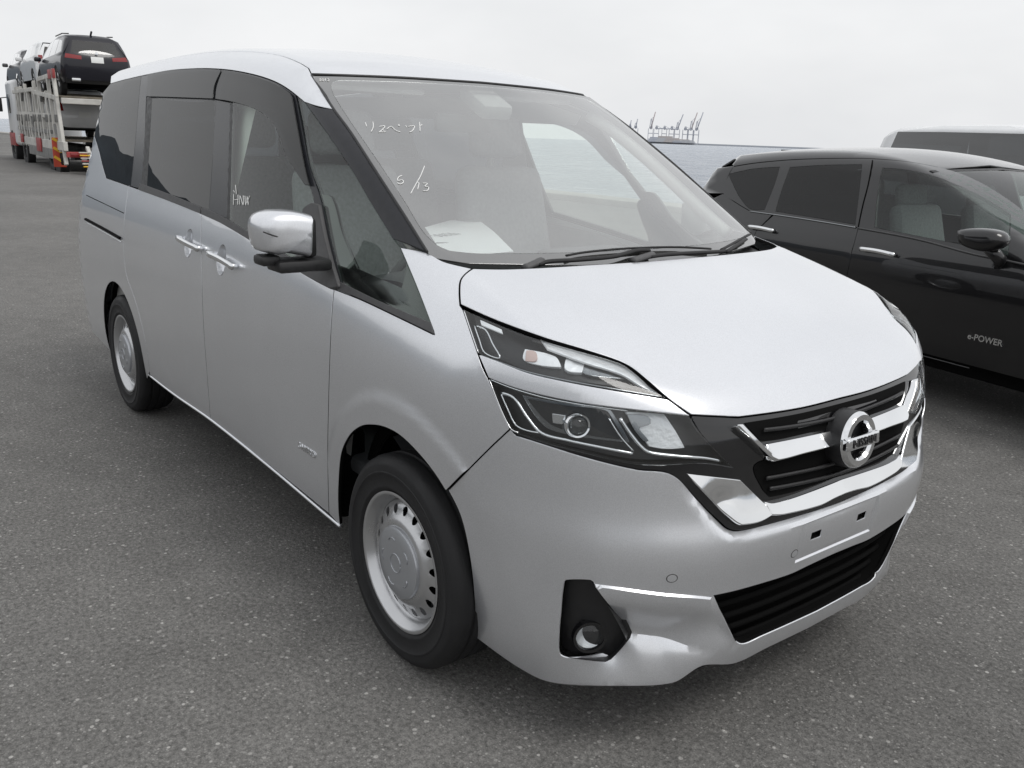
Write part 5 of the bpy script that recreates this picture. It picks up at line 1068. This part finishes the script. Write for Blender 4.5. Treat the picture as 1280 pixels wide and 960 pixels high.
# ------------------------------------------------------------------ simple whole cars (on the carrier, and the white van)
pmat('white_paint', (.72, .73, .74), rough=.3, coat=.8, noise=(4, .04)); pmat('navy_paint', (.008, .008, .014), rough=.3, spec=.3, coat=.5); pmat('grey_paint', (.06, .06, .065), rough=.3, metal=.4, coat=.8)
pmat('tail_red', (.22, .01, .012), rough=.2, coat=.6); pmat('plate_white', (.75, .76, .75), rough=.5); pmat('plate_green', (.03, .12, .07), rough=.6)
glassmat('far_glass', (.10, .11, .115), ior=1.58, boost=1.8); glassmat('far_clear', (.42, .46, .45), ior=1.55, boost=1.8)
def simple_car(name, label, cat, loc, rz, paint, S, belt, wins, rearwin, lamp, wb=2.7, R=.33, roofpoly=None, bonnet=None, wscr=None, glassm='far_glass', zs=.30, group=None, mirror_at=(-.45, 1.08), plate_z=.95, rx=-3.4, fx=.75):
    root = thing(name, label, cat, loc, rz, group); A = S.all
    C = Chart(A, 'side', lo=.2, hi=1.2); CR = Chart(A, 'rear', lo=1.5, hi=5.); CT = Chart(A, 'top', lo=.4, hi=2.2); CF = Chart(A, 'front', lo=.0, hi=2.0); RO = Chart(A, 'roll', xc=.7, R=.8, lo=.1, hi=1.6)
    def arcz(cx): t = np.linspace(math.pi, 0, 20); return [(cx+(R+.05)*math.cos(a), max(zs, R+.01+(R+.05)*math.sin(a))) for a in t]
    low = [(rx+.05, zs+.08), (-wb-R-.06, zs)]+arcz(-wb)+arcz(0.)+[(fx-.25, zs), (fx-.2, .6)]+[(x_, z_) for x_, z_ in belt[::-1]]
    panel('body_side', C, low, paint, root, s=.10, mirror=True, gap=0)
    upper = RO.to2(C.to3(np.array(belt)))
    top_e = [(x_, y_) for x_, y_ in roofpoly]; te = RO.to2(CT.to3(np.array([(x_, -y_) for x_, y_ in top_e])))
    hs = [RO.to2(C.to3(np.array(w_, float))) for w_ in wins]
    up_ = J(upper, te[::-1]); panel('pillar_frame', RO, up_, paint, root, s=.10, mirror=True, gap=0, holes=hs)
    for h_ in hs: panel('side_window', RO, h_, glassm, root, s=.12, mirror=True, gap=0)
    rp_ = [(x_, -y_) for x_, y_ in top_e]+[(x_, y_) for x_, y_ in top_e[::-1]]
    panel('roof', CT, rp_, paint, root, s=.12, gap=0)
    hz = CR.to3(np.array([[0, 1.0]]))
    wR = float(S.W(.8))-.07; wT = abs(top_e[0][1])
    rv = [(-wR, zs), (wR, zs), (wR, 1.0), (wT, rearwin[-1]), (-wT, rearwin[-1]), (-wR, 1.0)]
    rw = [(-rearwin[0], rearwin[1]), (rearwin[0], rearwin[1]), (rearwin[2], rearwin[3]), (-rearwin[2], rearwin[3])]
    tg = panel('tailgate', CR, rv, paint, root, s=.08, gap=0, holes=[rw]); panel('rear_window', CR, rw, glassm, tg, s=.1, gap=0)
    CR2 = Chart(A, 'rear', off=.012, lo=1.5, hi=5.)
    for sg in (-1, 1): panel('tail_lamp', CR2, [(sg*a_, b_) for a_, b_ in lamp], 'tail_red', root, s=.06, gap=0, rim=.03)
    panel('plate_panel', CR2, [(-.17, plate_z-.085), (.17, plate_z-.085), (.17, plate_z+.085), (-.17, plate_z+.085)], 'plate_white', tg, s=.1, gap=0, rim=.02)
    panel('bumper_trim', CR2, [(-wR+.05, zs), (wR-.05, zs), (wR-.05, zs+.16), (-wR+.05, zs+.16)], 'black_plastic', root, s=.1, gap=0, rim=.02)
    if bonnet: panel('bonnet', CT, bonnet, paint, root, s=.1, gap=0)
    if wscr: panel('windscreen', CT, wscr, 'far_clear', root, s=.1, gap=0)
    wf = float(S.W(.6))-.12; panel('nose', CF, [(-wf, zs), (wf, zs), (wf, .66), (-wf, .66)], paint, root, s=.1, gap=0)
    for sg in (-1, 1):
        for xw in (0., -wb): plain_wheel(root, (xw, sg*(float(S.W(.5))-.11), R), sg, R=R)
        o = box('door_mirror', (mirror_at[0], sg*(float(S.W(1.0))+.10), mirror_at[1]), (.12, .2, .14), paint, root, bev=.04)
    box('underbody', (-wb/2, 0, zs+.05), (wb+.9, 1.3, .2), 'void_black', root, bev=.03); box('cabin_floor', (-wb/2-.2, 0, .55), (wb-.2, 1.3, .1), 'interior_dark', root, bev=.02)
    for x_ in (-1.1, -2.1):
        for y_ in (-.37, .37):
            s0 = box('seat', (x_, y_, .68), (.5, .5, .18), 'seat_fabric', root, bev=.05); box('backrest', (x_-.28, y_, 1.02), (.16, .48, .7), 'seat_fabric', s0, bev=.05, rot=Matrix.Rotation(-.2, 3, 'Y'))
    return root
# white minivan behind the hatchback
vS = CarS(([.12, .3, .6, .9, 1.05, 1.2, 1.5, 1.7, 1.8, 1.9], [.78, .82, .845, .843, .83, .81, .765, .73, .70, .65]),
          ([-4., -3.7, -3.3, -2.5, -1.5, -.9, -.4, 0., .4, .7, 1.0, 1.3, 1.45], [1.76, 1.80, 1.815, 1.835, 1.83, 1.79, 1.66, 1.48, 1.28, 1.14, 1.04, .92, .7]),
          ([.2, .6, 1.0, 1.3, 1.6, 1.85], [-3.72, -3.76, -3.72, -3.64, -3.53, -3.46]), ([.2, .6, .9, 1.1], [1.25, 1.29, 1.25, 1.05]), crown=.06, krear=.08, ktop=.06, x0=.3)
vz = math.radians(-22); vR = np.array([[math.cos(vz), -math.sin(vz)], [math.sin(vz), math.cos(vz)]])
corner = fr.plane(np.array([[1107., 161.5]]), 2, 1.765)[0]; vloc = corner[:2]-vR@np.array([-3.42, -.70])
wv = simple_car('white_minivan', 'white minivan with dark tinted windows behind the black hatchback', 'minivan', (vloc[0], vloc[1], 0), vz, 'white_paint', vS,
    [(-3.55, 1.12), (-2.5, 1.10), (-1.5, 1.08), (-.1, 1.06), (.3, 1.04)], [[(-3.32, 1.15), (-2.41, 1.13), (-1.42, 1.11), (-.02, 1.09), (-.25, 1.30), (-.70, 1.62), (-1.05, 1.72), (-2.41, 1.735), (-3.17, 1.735)]],
    (.62, 1.12, .56, 1.60, 1.72), [(.60, .8), (.74, .8), (.70, 1.2), (.60, 1.2)], roofpoly=[(-3.44, .62), (-2.5, .655), (-1.5, .65), (-.8, .63), (-.3, .64), (.2, .66)], wb=2.86, fx=1.2,
    bonnet=[(1.2, -.45), (1.25, 0), (1.2, .45), (.95, .68), (.45, .70), (.57, 0), (.45, -.70), (.95, -.68)], wscr=[(.43, -.64), (.53, 0), (.43, .64), (-.72, .58), (-.67, 0), (-.72, -.58)])
# ------------------------------------------------------------------ car carrier and its load
pmat('carrier_white', (.52, .51, .48), rough=.6, noise=(3, .25)); pmat('carrier_grey', (.20, .20, .195), rough=.7, noise=(4, .3)); pmat('carrier_red', (.32, .05, .05), rough=.5, noise=(3, .2))
pmat('rust_deck', (.16, .14, .11), rough=.85, noise=(5, .35)); pmat('chevron_yellow', (.70, .42, .03), rough=.6); pmat('chevron_red', (.45, .06, .03), rough=.6); pmat('cab_white', (.66, .67, .68), rough=.35, coat=.5)
TL = (-26.65, 4.95, 0); TZ = math.pi-.036
tr_ = thing('car_carrier', 'white and red car carrier truck with open frame, loaded with cars', 'truck', TL, TZ)
def beam(nm, a, b_, r, mat='carrier_white', par=tr_):
    a = np.array(a, float); b_ = np.array(b_, float); d_ = Vector(b_-a); L_ = d_.length; q = d_.to_track_quat('X', 'Z').to_matrix()
    s_ = (r, r) if np.isscalar(r) else r
    return box(nm, tuple((a+b_)/2), (L_, s_[0], s_[1]), mat, par, bev=.012, rot=q, seg=1)
for sy in (1, -1):
    y = sy*1.16
    beam('side_beam', (.0, y, .78), (9.2, y, .78), (.12, .26), 'carrier_white')
    beam('side_skirt', (1.6, y+sy*.05, .50), (6.6, y+sy*.05, .50), (.05, .30), 'carrier_grey')
    for x_, lean, h_, wd_ in ((.15, .75, 2.92, .15), (1.35, .55, 2.75, .13), (2.1, .30, 2.35, .16), (3.2, .5, 2.7, .13), (4.3, .35, 2.7, .16), (5.1, -.2, 2.4, .12), (.75, .15, 2.1, .10), (2.7, -.3, 2.3, .10), (3.8, .1, 2.5, .10), (5.7, .5, 2.5, .11), (6.9, -.3, 2.5, .10), (8.0, .4, 2.6, .10), (6.2, .45, 2.65, .14), (7.4, .3, 2.6, .13), (8.6, .2, 2.6, .16)):
        p_ = beam('post', (x_, y, .6 if x_ > .5 else .25), (x_+lean, y, h_), (.10, wd_), 'carrier_white')
        box('post_pin', (x_+lean*.6, y+sy*.06, 1.55), (.10, .05, .22), 'carrier_grey', p_, bev=.01)
    for z0, z1, x0, x1, m_ in ((2.12, 2.38, .6, 5.0, 'carrier_white'), (2.45, 2.45, 5.0, 9.6, 'carrier_white'), (1.62, 1.70, 2.0, 8.8, 'carrier_white'), (1.15, 1.2, 2.1, 9., 'carrier_grey'), (2.78, 2.72, .7, 3.6, 'carrier_white')):
        beam('rail', (x0, y, z0), (x1, y, z1), (.08, .13), m_)
    for x0, z0, x1, z1 in ((1.0, .9, 2.4, 2.2), (3.4, 2.2, 4.4, .9), (5.2, .9, 6.6, 2.4), (7.4, 2.4, 8.4, .9)): beam('brace', (x0, y, z0), (x1, y, z1), .07, 'carrier_grey')
    box('red_plate', (1.05, y+sy*.02, 2.80), (.95, .06, .26), 'carrier_red', tr_, bev=.01)
    box('red_panel', (4.2, y+sy*.09, .72), (.9, .04, .42), 'carrier_red', tr_, bev=.01); box('red_panel', (7.9, y+sy*.09, .85), (.5, .04, .3), 'carrier_red', tr_, bev=.01)
    gd = box('mudguard', (1.05, y+sy*.02, .58), (.06, .34, .85), 'chevron_red', tr_, bev=.01)
    for k in range(3): box('chevron', (1.012, y+sy*.02, .36+.26*k), (.012, .36, .075), 'chevron_yellow', gd, bev=0, rot=Matrix.Rotation(.6, 3, 'X'))
    for xw in (1.55, 2.5, 8.0): plain_wheel(tr_, (xw, sy*1.05, .42), sy, R=.42, wd=.28, rimm='carrier_grey')
    box('tank', (5.6, sy*.95, .62), (1.3, .45, .5), 'carrier_white', tr_, bev=.08)
# decks
for i in range(9): box('deck_plank', (.7+i*.52, 0, 2.16+i*.027), (.46, 2.1, .06), 'rust_deck', tr_, bev=.01)
for i in range(8): box('deck_plank', (5.3+i*.52, 0, 2.42), (.46, 2.1, .06), 'rust_deck', tr_, bev=.01)
for i in range(15): box('deck_plank', (1.2+i*.52, 0, .92), (.46, 2.1, .05), 'rust_deck', tr_, bev=.01)
for k in range(6):
    rp_ = box('ramp_slat', (-.15-.10*k, -.15, .62-.075*k), (.085, 2.0, .035), ('carrier_white', 'chevron_yellow', 'carrier_white', 'carrier_red', 'carrier_white', 'chevron_yellow')[k], tr_, bev=.006)
for sy in (.55, -.75): beam('ramp_rail', (.2, sy, .75), (-.75, sy, .12), (.10, .12), 'carrier_white')
for y_ in (-.1, -.7): beam('rear_post', (.25, y_, .8), (.35, y_, 2.1), (.22, .16), 'carrier_grey')
beam('rear_bumper', (.05, -1.15, .55), (.05, 1.15, .55), (.10, .16), 'carrier_red'); beam('tail_bar', (.35, -1.1, 2.05), (.35, 1.1, 2.05), (.12, .16), 'carrier_white')
for sy in (.9, -.9): box('tail_lamp', (-.02, sy, .55), (.04, .3, .1), 'tail_red', tr_, bev=.01)
# cab
cb_ = box('cab', (11.0, 0, 1.72), (1.9, 2.3, 2.4), 'cab_white', tr_, bev=.16, seg=3)
for sy in (1, -1):
    box('cab_window', (11.3, sy*1.152, 2.05), (.8, .02, .7), 'black_gloss', cb_, bev=.005); box('cab_mirror', (12.0, sy*1.42, 2.0), (.1, .25, .5), 'black_plastic', cb_, bev=.03); tube('mirror_arm', [(11.9, sy*1.1, 2.3), (12.0, sy*1.4, 2.25)], .02, 'black_plastic', cb_, n=6)
    plain_wheel(tr_, (11.2, sy*1.03, .45), sy, R=.45, wd=.28, rimm='carrier_white'); box('cab_step', (11.2, sy*1.1, .75), (1.5, .12, .5), 'carrier_red', cb_, bev=.03)
box('cab_screen', (11.955, 0, 2.1), (.02, 1.9, .8), 'black_gloss', cb_, bev=.01); box('cab_bumper', (11.95, 0, .62), (.16, 2.3, .4), 'carrier_red', cb_, bev=.04); box('chassis', (6, 0, .62), (10.5, .8, .22), 'carrier_grey', tr_, bev=.02)
# loaded cars: local positions on the truck turned into world ones
cT, sT = math.cos(TZ), math.sin(TZ)
def on_truck(x, y, z): return (TL[0]+cT*x-sT*y, TL[1]+sT*x+cT*y, z)
suvS = CarS(([.12, .35, .6, .85, 1.0, 1.1, 1.3, 1.5, 1.65, 1.8], [.84, .93, .985, .985, .965, .93, .86, .78, .70, .6]),
            ([-4.2, -3.9, -3.5, -2.6, -1.6, -1.2, -.8, -.3, .1, .6, .85, 1.], [1.56, 1.63, 1.68, 1.74, 1.75, 1.70, 1.52, 1.26, 1.16, 1.08, .98, .8]),
            ([.2, .5, .8, 1.0, 1.15, 1.35, 1.6, 1.75], [-3.86, -3.93, -3.96, -3.94, -3.88, -3.74, -3.56, -3.48]), ([.2, .6, .9, 1.1], [.84, .88, .85, .7]), crown=.06, krear=.14)
suv_args = dict(belt=[(-3.75, 1.12), (-2.8, 1.09), (-1.6, 1.06), (-.5, 1.03), (-.1, 1.02)], wins=[[(-3.5, 1.18), (-2.75, 1.13), (-2.72, 1.56), (-3.2, 1.50)], [(-2.66, 1.13), (-1.72, 1.11), (-1.72, 1.61), (-2.62, 1.57)], [(-1.64, 1.11), (-.55, 1.08), (-.8, 1.26), (-1.2, 1.54), (-1.64, 1.61)]],
    rearwin=(.66, 1.16, .56, 1.50, 1.62), lamp=[(.42, .97), (.86, 1.0), (.82, 1.12), (.42, 1.07)], roofpoly=[(-3.5, .56), (-2.6, .60), (-1.7, .60), (-1.2, .58), (-.75, .66), (-.2, .74)], wb=2.97, R=.375,
    bonnet=[(.75, -.5), (.8, 0), (.75, .5), (.4, .78), (-.1, .80), (.1, 0), (-.1, -.80), (.4, -.78)], wscr=[(-.05, -.70), (.05, 0), (-.05, .70), (-1.12, .56), (-1.08, 0), (-1.12, -.56)], rx=-3.85, fx=.85, plate_z=.98)
suv = simple_car('suv', 'dark navy SUV at the rear of the carrier top deck', 'SUV', on_truck(4.45, 0, 2.26), TZ, 'navy_paint', suvS, **suv_args)
for sy in (1, -1): box('exhaust', (-3.93, sy*.62, .40), (.10, .24, .09), 'chrome', suv, bev=.02); tube('roof_bar', [(-3.3, sy*.60, 1.70), (-2.5, sy*.63, 1.755), (-1.4, sy*.63, 1.745)], .018, 'black_plastic', suv, n=6)
o = lathe('badge', [(0, .012), (.04, .010), (.045, 0)], 'chrome', suv, n=20, axis='x'); o.data.transform(Matrix.Translation((-3.905, 0, 1.16)) @ Matrix.Rotation(math.pi, 4, 'Z'))
tube('antenna', [(-3.3, 0, 1.70), (-3.45, 0, 1.79)], .03, 'navy_paint', suv, n=6)
hbS = CarS(([.12, .3, .6, .85, 1.0, 1.15, 1.3, 1.5, 1.65], [.80, .84, .865, .86, .845, .80, .75, .68, .6]), ([-3.8, -3.5, -3.1, -2.4, -1.6, -1.2, -.8, -.3, .1, .6, .85, 1.], [1.42, 1.49, 1.54, 1.60, 1.59, 1.53, 1.36, 1.16, 1.06, .98, .88, .7]),
           ([.2, .5, .8, 1.0, 1.3, 1.6], [-3.45, -3.5, -3.5, -3.46, -3.3, -3.15]), ([.2, .6, .9, 1.1], [.78, .82, .78, .6]), crown=.07)
sm_args = dict(belt=[(-3.35, 1.06), (-2.4, 1.03), (-1.5, 1.01), (-.5, .98), (-.1, .97)], wins=[[(-3.1, 1.10), (-2.42, 1.07), (-2.4, 1.42), (-2.85, 1.38)], [(-2.34, 1.07), (-1.52, 1.05), (-1.52, 1.47), (-2.32, 1.43)], [(-1.46, 1.05), (-.55, 1.02), (-.8, 1.18), (-1.15, 1.40), (-1.46, 1.46)]],
    rearwin=(.60, 1.08, .50, 1.38, 1.48), lamp=[(.60, .85), (.76, .85), (.74, 1.1), (.62, 1.1)], roofpoly=[(-3.05, .52), (-2.4, .56), (-1.6, .56), (-1.2, .54), (-.75, .6), (-.2, .68)], wb=2.65, R=.33,
    bonnet=[(.7, -.5), (.76, 0), (.7, .5), (.4, .70), (-.1, .72), (.1, 0), (-.1, -.72), (.4, -.70)], wscr=[(-.05, -.64), (.05, 0), (-.05, .64), (-1.1, .52), (-1.06, 0), (-1.1, -.52)], rx=-3.4, fx=.8, plate_z=.75)
simple_car('white_car', 'white car in the middle of the carrier top deck, ahead of the navy SUV', 'car', on_truck(8.55, .12, 2.45), TZ, 'white_paint', hbS, **sm_args)
simple_car('dark_car', 'dark grey car at the front of the carrier, above the cab', 'car', on_truck(12.4, .1, 2.95-.55), TZ, 'grey_paint', hbS, **sm_args)
simple_car('lower_car', 'white car inside the carrier lower deck, behind the posts', 'car', on_truck(6.6, 0, .95), TZ, 'white_paint', hbS, **sm_args)
# a lamp post inland, mirrored in the driver's window
lp = thing('lamp_post', 'tall grey lamp post, seen mirrored in the minivan driver window', 'lamp post', (-8.5, -17, 0))
lathe('pole', [(.11, 0), (.10, 1.0), (.08, 1.05), (.05, 9.5), (0, 9.55)], 'carrier_grey', lp, n=16, axis='z'); lathe('base_flange', [(0, .0), (.2, 0), (.2, .03), (.12, .05)], 'carrier_grey', lp, n=16, axis='z')
for sy in (1, -1):
    a2 = tube('arm', [(0, 0, 9.4), (sy*.6, 0, 9.55), (sy*1.2, 0, 9.6)], .035, 'carrier_grey', lp, n=8); box('lamp_head', (sy*1.45, 0, 9.6), (.6, .25, .12), 'carrier_grey', a2, bev=.03)
